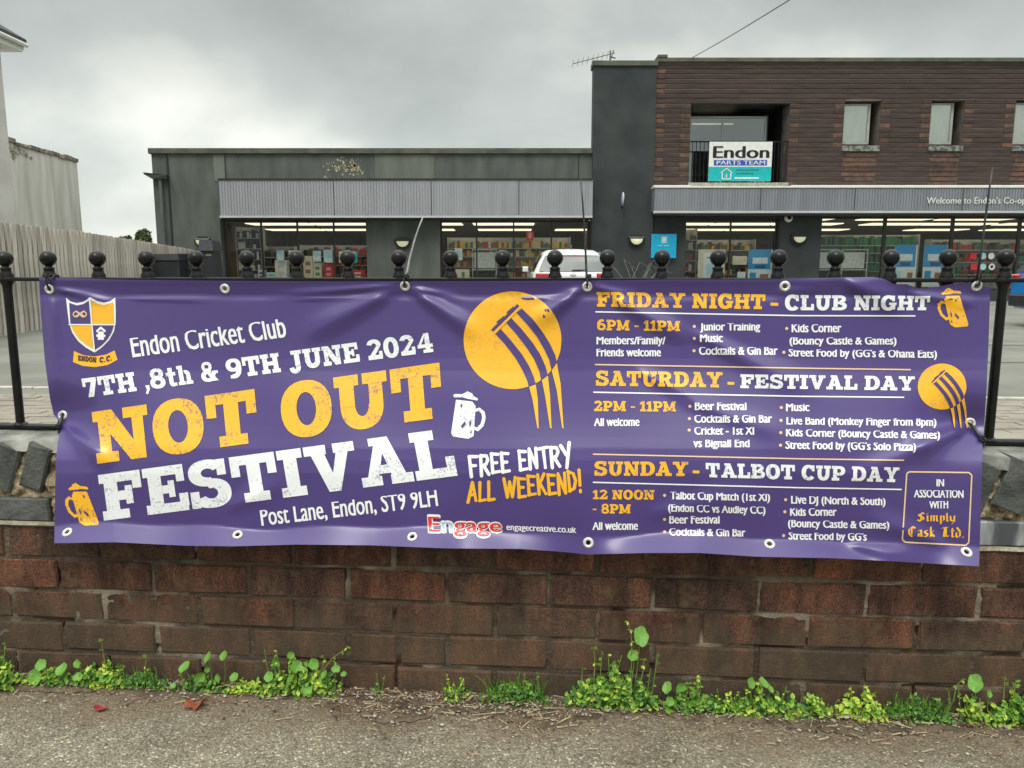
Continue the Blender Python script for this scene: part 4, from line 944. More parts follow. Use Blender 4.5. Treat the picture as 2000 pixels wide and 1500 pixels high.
shopfront(5.34, 8.22, .35, 2.50, (6.78,)); shopfront(9.50, 21.9, .30, 2.58, (11.56, 13.66, 15.74, 17.8, 19.9), heavy=.09)
# interior shell
M_CEIL = mat('shop_ceiling', (.20, .17, .12), (.12, .10, .07), rough=.9, scale=1.5, coords='World', stretch=(1, 2, 1)); M_FLOOR = mat('shop_floor', (.30, .28, .25), scale=2)
M_BACK = mat('shop_back_wall', (.13, .11, .075), (.05, .04, .03), scale=1.2, coords='World')
P('interior_ceiling', M_CEIL, lambda g: g.box(-10.5, 22, 24.42, 38, 2.60, 2.66)); P('interior_floor', M_FLOOR, lambda g: g.box(-10.5, 22, 24.42, 38, -.02, .02))
P('interior_wall', M_BACK, lambda g: (g.box(-10.5, 22, 38, 38.1, 0, 2.6), g.box(-10.6, -10.5, 24.4, 38, 0, 2.6), g.box(22, 22.1, 24.4, 38, 0, 2.6), g.box(3.1, 3.2, 28, 34, 0, 2.6)))
tm = MB().box(-1.1, 1.1, -.55, .55, .01, .035).mesh('ceiling_tube', M_LIGHT)
for y, off in ((25.5, 0), (28.4, 1.1), (32.5, .5)):
    x = -9.5+off
    while x < 21.5:
        if not (y < 26 and -8.8 < x < -6.8) and rs.random() < .8: link('ceiling_tube', tm, shop, (x, y, 2.555))
        x += rs.choice((2.3, 2.6, 3.2))
# goods on shelves, one unit = one thing
GC = [mat('goods_'+n, c, tuple(v*.6 for v in c), scale=30, rough=.5) for n, c in (('red', (.6, .03, .03)), ('yellow', (.8, .50, .04)), ('white', (.8, .8, .76)), ('green', (.03, .22, .09)), ('brown', (.22, .10, .04)), ('blue', (.03, .16, .5)), ('cream', (.8, .66, .42)), ('black', (.03, .03, .03)))]
M_SHELF = mat('grey_shelf_metal', (.42, .42, .40), (.34, .34, .32), rough=.5, scale=5)
def shelf(x0, x1, y, tops, pal, label, rr, dep=.45, step=.11, hs=(.12, .28)):
    t = thing('shelf_unit', label, 'shelf unit', ((x0+x1)/2, y, 0), group='shop shelf units behind the glass'); hw = (x1-x0)/2
    g = MB(); g.box(-hw-.03, -hw, 0, dep, .02, tops[-1]+.35); g.box(hw, hw+.03, 0, dep, .02, tops[-1]+.35); g.box(-hw, hw, dep, dep+.03, .02, tops[-1]+.35); g.build('frame', M_SHELF, t)
    for zt in tops:
        MB().box(-hw, hw, 0, dep, zt-.03, zt).build('shelf', M_SHELF, t)
        g = MB(); x = -hw+.02
        while x < hw-step:
            wd = rr.uniform(.06, step); g.m = rr.choice(pal); h = rr.uniform(*hs); g.box(x, x+wd-.008, .04+rr.uniform(0, .04), dep-.1, zt+.001, zt+h); x += wd
        g.build('goods', GC, t, kind='stuff')
rr = random.Random(9)
shelf(-8.75, -8.0, 24.8, (.55, .95, 1.28, 1.62, 1.95), (2, 7, 7, 6, 2), 'tall shelf of bottles at the left end of the left shop window', rr, step=.09)
shelf(-7.95, -7.0, 25.0, (.75, 1.05, 1.35), (7, 7, 0, 4), 'dark stocked shelf beside the tall bottle shelf in the left shop window', rr)
shelf(-6.9, -4.7, 25.4, (.8, 1.1, 1.4), (4, 7, 0, 3), 'low shelf of dark goods behind the notices in the left shop window', rr)
shelf(-2.1, 1.9, 25.7, (.7, 1.05, 1.38, 1.66), (1, 1, 4, 0, 3, 6), 'long shelf of yellow and brown packets in the window behind the white car', rr, hs=(.12, .25))
shelf(5.4, 5.9, 25.0, (.5, .9, 1.25, 1.6, 1.9), (0, 6, 2, 4, 3), 'narrow mixed shelf at the left edge of the window under the balcony', rr)
shelf(6.0, 8.1, 26.0, (.8, 1.2, 1.6), (7, 3, 7, 4, 1), 'dark shelf in the window under the balcony', rr)
shelf(9.6, 13.4, 25.7, (.9, 1.2, 1.5, 1.75), (3, 3, 3, 7), 'long green stocked shelf behind the blue posters', rr, hs=(.2, .3))
shelf(13.9, 17.5, 25.8, (.8, 1.2, 1.6), (7, 4, 3, 0), 'dark shelf in the right hand shop window', rr)
# stock trolleys by the glass
def trolley(x0, x1, label):
    t = thing('roll_cage', label, 'roll cage', ((x0+x1)/2, 24.75, 0), group='roll cages by the window'); h = (x1-x0)/2
    MB().box(-h, h, 0, .5, .15, .2).build('base', M_SHELF, t)
    for sx in (-h, h): MB().tube([(sx, 0, .2), (sx, 0, 1.6)], .018, 6).build('upright', M_TRIM, t)
    for zz in (.95, 1.58): MB().tube([(-h, 0, zz), (h, 0, zz)], .018, 6).build('rail', M_TRIM, t)
    g = MB(); g.m = 2; g.box(-h+.05, h-.05, .08, .42, 1.0, 1.5); g.m = 7; g.box(-h+.05, h-.05, .08, .42, .55, .93); g.build('load', GC, t, kind='stuff')
trolley(-1.25, -.5, 'grey roll cage behind the glass left of the white car'); trolley(9.58, 10.3, 'grey roll cage at the left edge of the big right window'); trolley(10.5, 11.3, 'grey roll cage left of the two blue posters')

# --- posters, notices and boxes seen in the windows
def flat(name, label, cat, x0, x1, z0, z1, y, layers, group=None, th=.012):
    t = thing(name, label, cat, ((x0+x1)/2, y, z0), group=group); W, H = x1-x0, z1-z0
    MB().box(-W/2, W/2, 0, th, 0, H).build('board', layers[0], t)
    for i, (nm, m, a, b, c, d) in enumerate(layers[1:]):
        MB().box(-W/2+a*W, -W/2+b*W, -.003-.002*i, -.0005-.002*i, c*H, d*H).build(nm, m, t)
    return t
C = lambda n, c: mat('card_'+n, c, tuple(v*.85 for v in c), scale=9, rough=.6)
c_white, c_blue, c_cream, c_red, c_pblue, c_brown, c_navy, c_aqua = C('white', (.78, .8, .78)), C('blue', (.02, .30, .62)), C('cream', (.72, .63, .48)), C('red', (.62, .03, .04)), C('pale_blue', (.45, .68, .75)), C('brown', (.32, .16, .08)), C('navy', (.03, .07, .25)), C('aqua', (.0, .52, .62))
def px(x0, x1, y0, y1, Y):
    a = atY(x0, (y0+y1)/2, Y); b = atY(x1, (y0+y1)/2, Y); return a.x, b.x, atY(1000, y1, Y).z, atY(1000, y0, Y).z
def poster(x0, x1, y0, y1, label, layers, nm='poster', cat='poster', Y=24.36, group=None):
    a, b, c, d = px(x0, x1, y0, y1, Y); flat(nm, label, cat, a, b, c, d, Y, layers, group)
promo = lambda v: [c_white, ('heading', c_blue, .0, .93, .47, 1.0), ('title', c_white, .17, .80, .62, .78), ('badge', c_navy, .28, .72, .50, .58), ('picture', c_blue if v else c_pblue, .08, .34, .16, .38), ('picture', c_brown, .50 if v else .62, .85, .14, .34)]
poster(1461, 1508, 487, 560, 'blue and white promotional poster in the window under the balcony', promo(1))
poster(1745, 1790, 478, 560, 'left one of the two blue and white posters in the big right window', promo(0)); poster(1803, 1850, 478, 560, 'right one of the two blue and white posters in the big right window', promo(1))
poster(1363, 1416, 487, 560, 'cream and white poster with a small blue logo under the balcony', [c_cream, ('panel', c_white, .2, .95, .02, .92), ('logo', c_navy, .32, .52, .76, .79), ('text_block', c_pblue, .3, .7, .3, .62)])
poster(1431, 1459, 500, 517, 'small cream notice left of the blue poster under the balcony', [c_cream], 'notice', 'notice')
poster(1440, 1456, 531, 545, 'small white card low in the window under the balcony', [c_white], 'notice', 'notice')
poster(888, 903, 485, 508, 'small white notice above a pale sign in the window left of the car', [c_white, ('text_block', c_pblue, .2, .8, .2, .8)], 'notice', 'notice')
poster(887, 917, 526, 560, 'pale green sign low in the window left of the car', [c_cream, ('mark', C('green', (.05, .25, .1)), .5, .68, .4, .85)], 'notice', 'notice')
poster(1028, 1042, 452, 469, 'small red hanging sign above the white car', [c_red, ('figure', C('pink', (.7, .35, .4)), .3, .7, .2, .85)], 'hanging_sign', 'sign', 26.0)
poster(540, 555, 489, 510, 'leftmost pale blue card in the left shop window', [c_pblue, ('panel', c_white, .1, .9, .1, .6)], 'notice', 'notice')
poster(564, 587, 489, 512, 'white card beside the leftmost pale blue card', [C('mint', (.6, .75, .66)), ('panel', c_white, .5, .95, .1, .9)], 'notice', 'notice')
poster(611, 627, 490, 511, 'white and blue card above cream boxes in the left window', [c_pblue, ('panel', c_white, .1, .9, .1, .5)], 'notice', 'notice')
poster(632, 650, 486, 513, 'tall pale card standing on the red box', [c_pblue, ('panel', c_white, .1, .9, .05, .3), ('border', c_red, .0, .9, .93, 1)], 'notice', 'notice')
poster(662, 698, 491, 513, 'widest white card near the right end of the left window', [c_white, ('border', c_aqua, .86, 1.0, 0, 1)], 'notice', 'notice')
def crate(x0, x1, y0, y1, label, m, m2, Y=24.5, nm='carton', cat='carton'):
    a, b, c, d = px(x0, x1, y0, y1, Y); c = max(.6, c-.25)
    t = thing(nm, label, cat, ((a+b)/2, Y, c)); W = b-a; H = d-c
    MB().cbox(-W/2, W/2, 0, .3, 0, H, c=.01).build('carton_body', m, t)
    for k in (.3, .62): MB().box(-W*.25, W*.25, -.004, -.001, H*k, H*(k+.16)).build('print_patch', m2, t)
crate(537, 560, 508, 541, 'white carton under the leftmost pale blue card', c_white, c_cream); crate(592, 611, 500, 541, 'cream carton with brown pictures in the left window', c_cream, c_brown)
crate(612, 628, 513, 541, 'cream carton with green pictures in the left window', c_cream, C('green', (.05, .25, .1))); crate(633, 651, 515, 541, 'bright red carton in the left window', c_red, C('pink', (.7, .35, .4)))
crate(686, 711, 527, 541, 'low red carton at the right end of the left window', c_red, c_cream); crate(504, 515, 527, 541, 'tiny white carton by the bottle shelf', c_white, c_navy); crate(520, 540, 532, 541, 'low white tray between the bottle shelf and the cards', c_white, c_aqua)
# round stickers on the right-hand glass
for i, (x, y, m) in enumerate(((1901, 500, c_red), (1920, 500, c_pblue), (1936, 500, c_white), (1902, 521, c_red), (1920, 521, c_pblue), (1937, 521, c_white))):
    p = atY(x, y, 24.24); t = thing('window_sticker', ['square red sticker, upper left of the six on the right window', 'round pale blue sticker, upper middle of the six on the right window', 'round white sticker, upper right of the six on the right window',
        'square red sticker, lower left of the six on the right window', 'round pale blue sticker, lower middle of the six on the right window', 'round white ring sticker, lower right of the six on the right window'][i], 'sticker', p, (R(90), 0, 0), 'stickers on the right window')
    if i in (0, 3): MB().box(-.1, .1, -.09, .09, 0, .004).build('film', m, t)
    elif i == 5: MB().lathe([(.05, 0), (.05, .004), (.10, .004), (.10, 0)], n=20).build('film', m, t)
    else: MB().lathe([(.0001, .004), (.10, .004), (.10, 0)], n=20).build('film', m, t)

# --- lamps, camera, signs on the walls
def walllamp(x, z, y, label):
    t = thing('wall_light', label, 'wall light', (x, y, z), group='half round bulkhead lights on the shop walls'); n = 14
    vs, fs = [], []
    for s_, r, d in ((0, .255, .0), (1, .255, -.06), (2, .20, -.10)):
        vs += [(r*math.cos(math.pi+math.pi*k/n), d, r*.98*math.sin(math.pi+math.pi*k/n)+.10) for k in range(n+1)]
    for s_ in (0, 1): fs += [(s_*(n+1)+k, s_*(n+1)+k+1, (s_+1)*(n+1)+k+1, (s_+1)*(n+1)+k) for k in range(n)]
    b = len(vs); vs += [(-.255, 0, .10), (.255, 0, .10), (.255, -.07, .15), (-.255, -.07, .15), (.20, -.10, .10), (-.20, -.10, .10)]
    fs += [(b, b+1, b+2, b+3), (b+3, b+2, b+4, b+5)]
    MB().add(vs, fs).box(-.16, .16, -.02, 0, .12, .20).build('housing', M_DARK, t, smooth='auto')
    vs = [(0, -.135, .07)]+[(.185*math.cos(math.pi+math.pi*k/n), -.102, .17*math.sin(math.pi+math.pi*k/n)+.085) for k in range(n+1)]
    MB().add(vs, [(0, k+1, k+2) for k in range(n)]+[(0, n+1, 1)]).build('lens', M_LAMP, t, smooth=True)
walllamp(-9.50, 1.76, 24.0, 'half round wall light above the black bin by the timber fence'); walllamp(-3.35, 1.73, 23.98, 'half round wall light on the pier between the two left shop windows')
walllamp(3.80, 1.80, 23.88, 'half round wall light on the charcoal tower beside the blue sign'); walllamp(8.80, 1.86, 23.98, 'half round wall light on the pier between the two right shop windows')
t = thing('dome_camera', 'small round white dome camera under the fascia beside the balcony pier', 'camera', (8.42, 23.9, 2.50), (R(80), 0, 0))
MB().lathe([(.0001, .1), (.07, .1), (.12, .05), (.12, 0)], n=18).build('ring', M_WHITET, t, smooth='auto'); MB().ball((0, 0, .08), .07).build('dome', M_BLACK, t, smooth=True)
a, b, c, d = px(1272, 1321, 457, 504, 23.86)
t = flat('wall_sign', 'square bright blue sign on the charcoal tower', 'sign', a, b, c, d, 23.86, [C('cyan', (.0, .42, .70)), ('symbol', c_pblue, .40, .62, .62, .90), ('symbol_detail', c_white, .46, .56, .72, .85), ('text_line', c_pblue, .25, .45, .50, .53), ('text_line', c_pblue, .50, .72, .50, .53), ('arc', c_pblue, .3, .7, .18, .24)], th=.03)
t = thing('projecting_sign', 'small oval sign on a bracket sticking out of the charcoal tower', 'sign', (3.33, 23.62, 2.82))
MB().ball((0, 0, .24), .2, 14, 8, (.22, .9, 1.0)).build('oval_board', C('lilac', (.55, .55, .75)), t, smooth=True); MB().ball((.03, -.03, .22), .17, 12, 8, (.18, .9, .95)).build('oval_face', C('darkface', (.02, .02, .04)), t, smooth=True); MB().box(-.015, .015, .0, .27, -.03, .03).build('bracket', M_BLACK, t)
def text3(body, x0, x1, z0, h, y, m, parent, off, vb=.0, up=False):
    """flat raised lettering facing the street"""
    vs, fs = font_mesh(body); a, b = vs[:, 0].min(), vs[:, 0].max(); g = MB()
    for i, s_ in enumerate((-off, 0, off)):
        g.add([(x0+(x-a+s_)/(b-a)*(x1-x0), y-.002*i, z0+(tall(yv) if up else yv/CAPZ)*h) for x, yv in vs], [tuple(f) for f in fs])
    return g.build('lettering', m, parent)
text3("Welcome to Endon's Co-op", 12.33, 15.28, 2.90, .18, 23.39, M_WHITET, fb, .012)
t = thing('letting_board', 'white and turquoise board reading Endon fixed to the balcony railing', 'sign', (0, 23.86, 0))
MB().box(5.93, 7.82, 0, .03, 3.60, 4.75).build('board', C('sign_white', (.82, .82, .80)), t)
MB().box(5.93, 7.82, -.006, -.001, 3.605, 4.02).build('turquoise_panel', C('turquoise', (.0, .46, .47)), t)
MB().box(6.08, 7.68, -.006, -.001, 4.06, 4.22).build('blue_band', C('royal', (.03, .08, .50)), t)
text3('Endon', 6.06, 7.72, 4.28, .34, -.004, mat('black_print', (.012, .012, .014)), t, .03)
text3('PARTS TEAM', 6.16, 7.62, 4.085, .115, -.009, C('sign_white', (.82, .82, .80)), t, .01)
g = MB()
for a, b in (((6.30, 3.84), (6.47, 3.97)), ((6.47, 3.97), (6.64, 3.84)), ((6.34, 3.84), (6.34, 3.66)), ((6.34, 3.66), (6.60, 3.66)), ((6.60, 3.66), (6.60, 3.84)), ((6.47, 3.70), (6.47, 3.80))):
    A, B = Vector((a[0], -.012, a[1])), Vector((b[0], -.012, b[1])); g.tube([A, B], .018, 4)
g.build('house_symbol', C('sign_white', (.82, .82, .80)), t)
for x0, x1, z_ in ((6.75, 7.45, 3.90), (6.75, 7.3, 3.80)): MB().box(x0, x1, -.0085, -.0065, z_, z_+.045).build('text_line', C('teal_dark', (.0, .25, .27)), t)
MB().box(6.72, 7.45, -.0085, -.0065, 3.67, 3.71).build('text_line', C('sign_white', (.82, .82, .80)), t)
# gutter, pipe
t = thing('rainwater_pipe', 'dark hopper and rainwater pipe at the left corner of the shop', 'drainpipe', (-10.65, 23.9, 0))
MB().tube([(0, 0, 0), (0, 0, 3.72)], .05, 10).build('pipe', mat('grey_green_pipe', (.13, .145, .135), scale=3), t, smooth='auto')
g = MB(); g.add([(-.48, -.05, 3.86), (-.48, .08, 3.86), (.24, .08, 3.78), (.24, -.08, 3.78), (-.46, -.03, 3.80), (-.2, .08, 3.66), (.24, .08, 3.66), (-.2, -.08, 3.66), (.24, -.08, 3.66)],
    [(0, 1, 2, 3), (0, 3, 8, 7, 4), (1, 5, 6, 2), (4, 7, 5), (0, 4, 1), (4, 5, 1), (7, 8, 6, 5), (3, 2, 6, 8)]); g.build('hopper', M_DARK, t)
# aerial
t = thing('aerial', 'thin television aerial on the roof corner of the tower', 'aerial', (2.93, 24.1, 7.07)); MG = mat('dull_aluminium', (.16, .16, .15), scale=4, metal=.3, rough=.5)
MB().tube([(0, 0, 0), (0, 0, .34)], .022, 6).build('mast', MG, t); bm0 = Vector((-1.12, -.1, -.06)); bm1 = Vector((.14, .02, .28))
MB().tube([bm0, bm1], .012, 6).build('boom', MG, t)
for k in range(9):
    p = bm0.lerp(bm1, k/8.5); MB().tube([p+Vector((-.02, .05, -.10)), p+Vector((.02, -.05, .10))], .006, 5).build('element', MG, t)
MB().tube([(-.02, 0, .18), (.16, 0, .12)], .02, 6).build('reflector', MG, t); MB().tube([(.02, 0, .10), (.10, 0, .34)], .015, 6).build('reflector', MG, t)
g = MB(); A = Vector((5.35, 24.0, 7.18)); B = Vector((6.0, 8.0, 5.6)); q0 = atY(1532, 0, 13.0); q1 = q0+(q0-A)*.6
pts = [A.lerp(q1, i/16)+Vector((0, 0, -.05*math.sin(math.pi*i/16))) for i in range(17)]
g.tube(pts, .010, 6); g.build('overhead_cable', mat('grey_cable', (.18, .18, .18), scale=2), label='thin overhead cable rising from the roof of the brick upper storey', cat='cable')

# ------------------------------------------------------------------ timber fence on the left
M_SLAT = mat('weathered_timber', (.54, .50, .44), (.27, .245, .21), rough=.9, scale=4, detail=6, bump=.002, bscale=60, stretch=(6, 6, .5), rnd=.22)
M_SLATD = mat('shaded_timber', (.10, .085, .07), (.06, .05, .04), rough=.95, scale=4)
fence = thing('timber_fence', 'weathered vertical board fence running back along the left side of the car park', 'fence')
fa = math.atan2(11.6, -1.856); dirv = Vector((math.cos(fa), math.sin(fa), 0)); fx = lambda y: -7.6-.16*(y-11.4)
sm_ = [MB().cbox(0, .115+.01*k, -.012, .012, 0, 1.70, c=.003, jit=.002).mesh('slat', M_SLAT) for k in range(3)]
y = 4.1; k = 0
while y < 23.6:
    zt = float(np.interp(y, [4, 11.4, 14.7, 17.4, 19.6, 23.0, 24], [1.66, 1.665, 1.675, 1.635, 1.604, 1.55, 1.54]))
    link('slat', random.choice(sm_), fence, (fx(y), y, zt-1.70+random.uniform(-.008, .008)), (0, random.uniform(-.006, .006), fa))
    y += .172; k += 1
g = MB()
for zz in (.3, .9, 1.4):
    g = MB()
    for y in (4.0,): g.add([(fx(yy)-.035-dx, yy, zz+dz) for yy in (4.0, 23.6) for dx in (0, .04) for dz in (0, .09)], [(0, 1, 3, 2), (4, 6, 7, 5), (0, 4, 5, 1), (2, 3, 7, 6), (0, 2, 6, 4), (1, 5, 7, 3)])
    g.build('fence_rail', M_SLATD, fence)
y = 4.2
bk = MB().box(0, .12, 0, .02, 0, 1.64).mesh('back_board', M_SLATD)
while y < 23.4:
    zt = float(np.interp(y, [4, 11.4, 14.7, 17.4, 19.6, 23.0, 24], [1.66, 1.665, 1.675, 1.635, 1.604, 1.55, 1.54]))
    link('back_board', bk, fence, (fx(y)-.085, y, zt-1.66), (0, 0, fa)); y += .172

# ------------------------------------------------------------------ neighbouring rendered house
M_CREAM = mat('streaked_cream_render', (.74, .71, .66), (.50, .48, .43), rough=.9, scale=1.1, detail=7, lo=.3, hi=.68, bump=.004, bscale=20, coords='World', stretch=(1, 3, .45))
M_CREAM2 = mat('pale_house_render', (.68, .65, .62), (.58, .55, .52), rough=.9, scale=1.5, coords='World')
M_SLATE = mat('dark_roof_slate', (.06, .062, .065), (.04, .04, .045), scale=6)
house = thing('neighbour_house', 'tall pale rendered house with white eaves at the far left edge behind the fence', 'house')
MB().box(-22, -13.10, 12.0, 20.7, 0, 6.55).build('wall', M_CREAM2, house)
MB().box(-22, -12.72, 11.6, 21.05, 6.555, 6.62).build('soffit', M_WHITET, house)
MB().box(-12.78, -12.72, 11.6, 21.1, 6.622, 6.78).build('fascia_board', M_WHITET, house)
MB().tube([(-12.65, 11.6, 6.73), (-12.65, 21.1, 6.73)], .06, 8).build('gutter', M_WHITET, house)
g = MB(); g.add([(-12.7, 11.5, 6.79), (-12.7, 21.2, 6.79), (-17.4, 21.2, 9.6), (-17.4, 11.5, 9.6), (-22.1, 21.2, 6.79), (-22.1, 11.5, 6.79), (-12.7, 11.5, 6.90), (-12.7, 21.2, 6.90), (-17.4, 21.2, 9.7), (-17.4, 11.5, 9.7)], [(6, 7, 8, 9), (0, 1, 7, 6), (3, 2, 4, 5), (1, 2, 8, 7), (1, 4, 2), (0, 3, 5), (0, 6, 9, 3)]); g.build('roof', M_SLATE, house)
ext = thing('garden_extension', 'lower streaky cream rendered block with a crumbling brick parapet beyond the fence', 'building')
vs = [(-13.18, 20.71, 0), (-13.62, 24.8, 0), (-13.62, 24.8, 4.28), (-13.18, 20.71, 4.28)]
g = MB(); g.add(vs+[(x-5, y, z) for x, y, z in vs], [(0, 1, 2, 3), (7, 6, 5, 4), (1, 5, 6, 2), (3, 2, 6, 7), (0, 3, 7, 4)]); g.build('wall', M_CREAM, ext)
M_PAR = mat('crumbling_parapet_brick', (.36, .32, .27), (.15, .135, .11), rough=.95, scale=7, lo=.4, hi=.6, bump=.01, coords='World', rnd=.35)
pm = [MB().cbox(0, .43, -.05, .30, 0, h_, c=.012, jit=.012).mesh('parapet_brick', M_PAR) for h_ in (.08, .11, .13)]
for i in range(10):
    t_ = i/10; link('parapet_brick', random.choice(pm), ext, (-13.18-.44*t_, 20.71+4.09*t_, 4.26+random.uniform(-.02, .02)), (0, 0, math.atan2(4.09, -.44)))
g = MB(); rq = random.Random(4)
for i in range(40):
    t_ = abs(rq.gauss(0, .12)); z = 4.2-abs(rq.gauss(0, .12)); r = rq.uniform(.02, .07); x, y = -13.17-.44*t_, 20.71+4.09*t_
    g.add([(x+.012, y+r*math.cos(a)*1.6, z+r*math.sin(a)) for a in (0, 1, 2, 3, 4, 5)], [(0, 1, 2, 3, 4, 5)])
g.build('exposed_brick_patch', M_PAR, ext, kind='stuff')

# ------------------------------------------------------------------ distant trees over the fence
def leafmesh(n, w_, h_, seed, size, shape=lambda x, z: True):
    rg = random.Random(seed); g = MB()
    for _ in range(n):
        for _t in range(20):
            a = rg.random()*6.283; rr_ = rg.random()**.5; z = rg.uniform(-1, 1); x = math.cos(a)*rr_; y = math.sin(a)*rr_
            if x*x+y*y+z*z < 1.0*(.75+.5*mn.noise((x*2+seed, y*2, z*2))): break
        c = Vector((x*w_, y*w_, h_+z*h_)); d = Vector((rg.gauss(0, 1), rg.gauss(0, 1), rg.gauss(0, 1))).normalized(); e_ = d.orthogonal().normalized()*size*rg.uniform(.6, 1.3); f_ = d.cross(e_)*.6
        g.add([c-e_, c+f_, c+e_, c-f_], [(0, 1, 2, 3)])
    return g
M_FARLEAF = mat('far_foliage', (.10, .13, .05), (.04, .06, .025), scale=2, rough=.8); M_BARK = mat('bark', (.09, .07, .05), scale=6)
def tree(px_, pytop, Y, w_, label, n=900, seed=1):
    top = atY(px_, pytop, Y); h = top.z; cr_h = min(h*.45, w_*1.1)
    t = thing('tree', label, 'tree', (top.x, Y, 0), group='distant trees over the fence')
    MB().tube([(0, 0, 0), (.05, 0, h*.5), (0, .05, h*.85)], [.16, .11, .04], 7).build('trunk', M_BARK, t)
    g = leafmesh(n, w_, cr_h, seed, .13); g.v = [(x, y, z+h-2*cr_h) for x, y, z in g.v]; g.build('crown', M_FARLEAF, t)
tree(278, 446, 46, .55, 'small pointed tree top showing over the fence beside the shop', 700, 3)
tree(249, 459, 55, .45, 'tiny tree tip over the fence, middle one of the three', 300, 5); tree(234, 461, 58, .45, 'tiny tree tip over the fence, farthest left of the three', 300, 8)

# ------------------------------------------------------------------ containers by the fence
M_PLAS = mat('black_plastic', (.016, .019, .024), (.024, .027, .032), rough=.45, scale=6)
t = thing('waste_container', 'low wide black waste container against the end of the timber fence', 'bin', (-8.40, 19.3, 0))
MB().cbox(-.47, .30, -.42, .5, .12, 1.18, c=.03).build('body', M_PLAS, t)
g = MB(); g.add([(-.49, -.44, 1.183), (.32, -.44, 1.183), (.32, .52, 1.183), (-.49, .52, 1.183), (-.45, -.40, 1.33), (.30, -.40, 1.345), (.30, .48, 1.36), (-.45, .48, 1.35)], [(0, 1, 5, 4), (1, 2, 6, 5), (2, 3, 7, 6), (3, 0, 4, 7), (4, 5, 6, 7)]); g.build('lid', M_PLAS, t)
for sx in (-.38, .2): MB().lathe([(.0001, -.03), (.09, -.03), (.09, .03), (.0001, .03)], (sx, -.3, .09), 12, Matrix.Rotation(R(90), 3, 'Y')).build('wheel', M_TIE, t)
t = thing('grey_bin', 'dark grey bin with a sloping side between the low container and the tall black one', 'bin', (-7.97, 19.4, 0))
g = MB(); g.add([(-.2, 0, 0), (.2, 0, 0), (.2, .5, 0), (-.2, .5, 0), (-.18, 0, 1.30), (.2, 0, 1.52), (.2, .5, 1.54), (-.18, .5, 1.32)], [(0, 1, 5, 4), (1, 2, 6, 5), (2, 3, 7, 6), (3, 0, 4, 7), (4, 5, 6, 7)]); g.build('body', mat('charcoal_plastic', (.045, .048, .05), scale=5, rough=.5), t)
MB().box(-.12, .12, -.02, 0, .9, .96).build('handle', M_PLAS, t)
t = thing('black_cabinet', 'tall black bin with hooded top beside the left shop window', 'bin', (-7.57, 19.3, 0))
g = MB(); g.add([(-.19, 0, 0), (.23, 0, 0), (.23, .5, 0), (-.19, .5, 0), (-.17, 0, 1.42), (.17, 0, 1.42), (.17, .5, 1.42), (-.17, .5, 1.42)], [(0, 1, 5, 4), (1, 2, 6, 5), (2, 3, 7, 6), (3, 0, 4, 7), (4, 5, 6, 7)]); g.build('body', M_PLAS, t)
g = MB(); g.add([(-.19, -.06, 1.423), (.19, -.06, 1.423), (.2, .52, 1.423), (-.19, .52, 1.423), (-.17, .02, 1.70), (.14, .02, 1.68), (.16, .5, 1.66), (-.17, .5, 1.70)], [(0, 1, 5, 4), (1, 2, 6, 5), (2, 3, 7, 6), (3, 0, 4, 7), (4, 5, 6, 7)]); g.build('hood', M_PLAS, t)
MB().ball((-.15, -.02, 1.17), .03).build('knob', M_TRIM, t, smooth=True); MB().box(-.02, .12, -.008, -.002, 1.30, 1.34).build('sticker', mat('olive_sticker', (.25, .27, .1), scale=9), t)

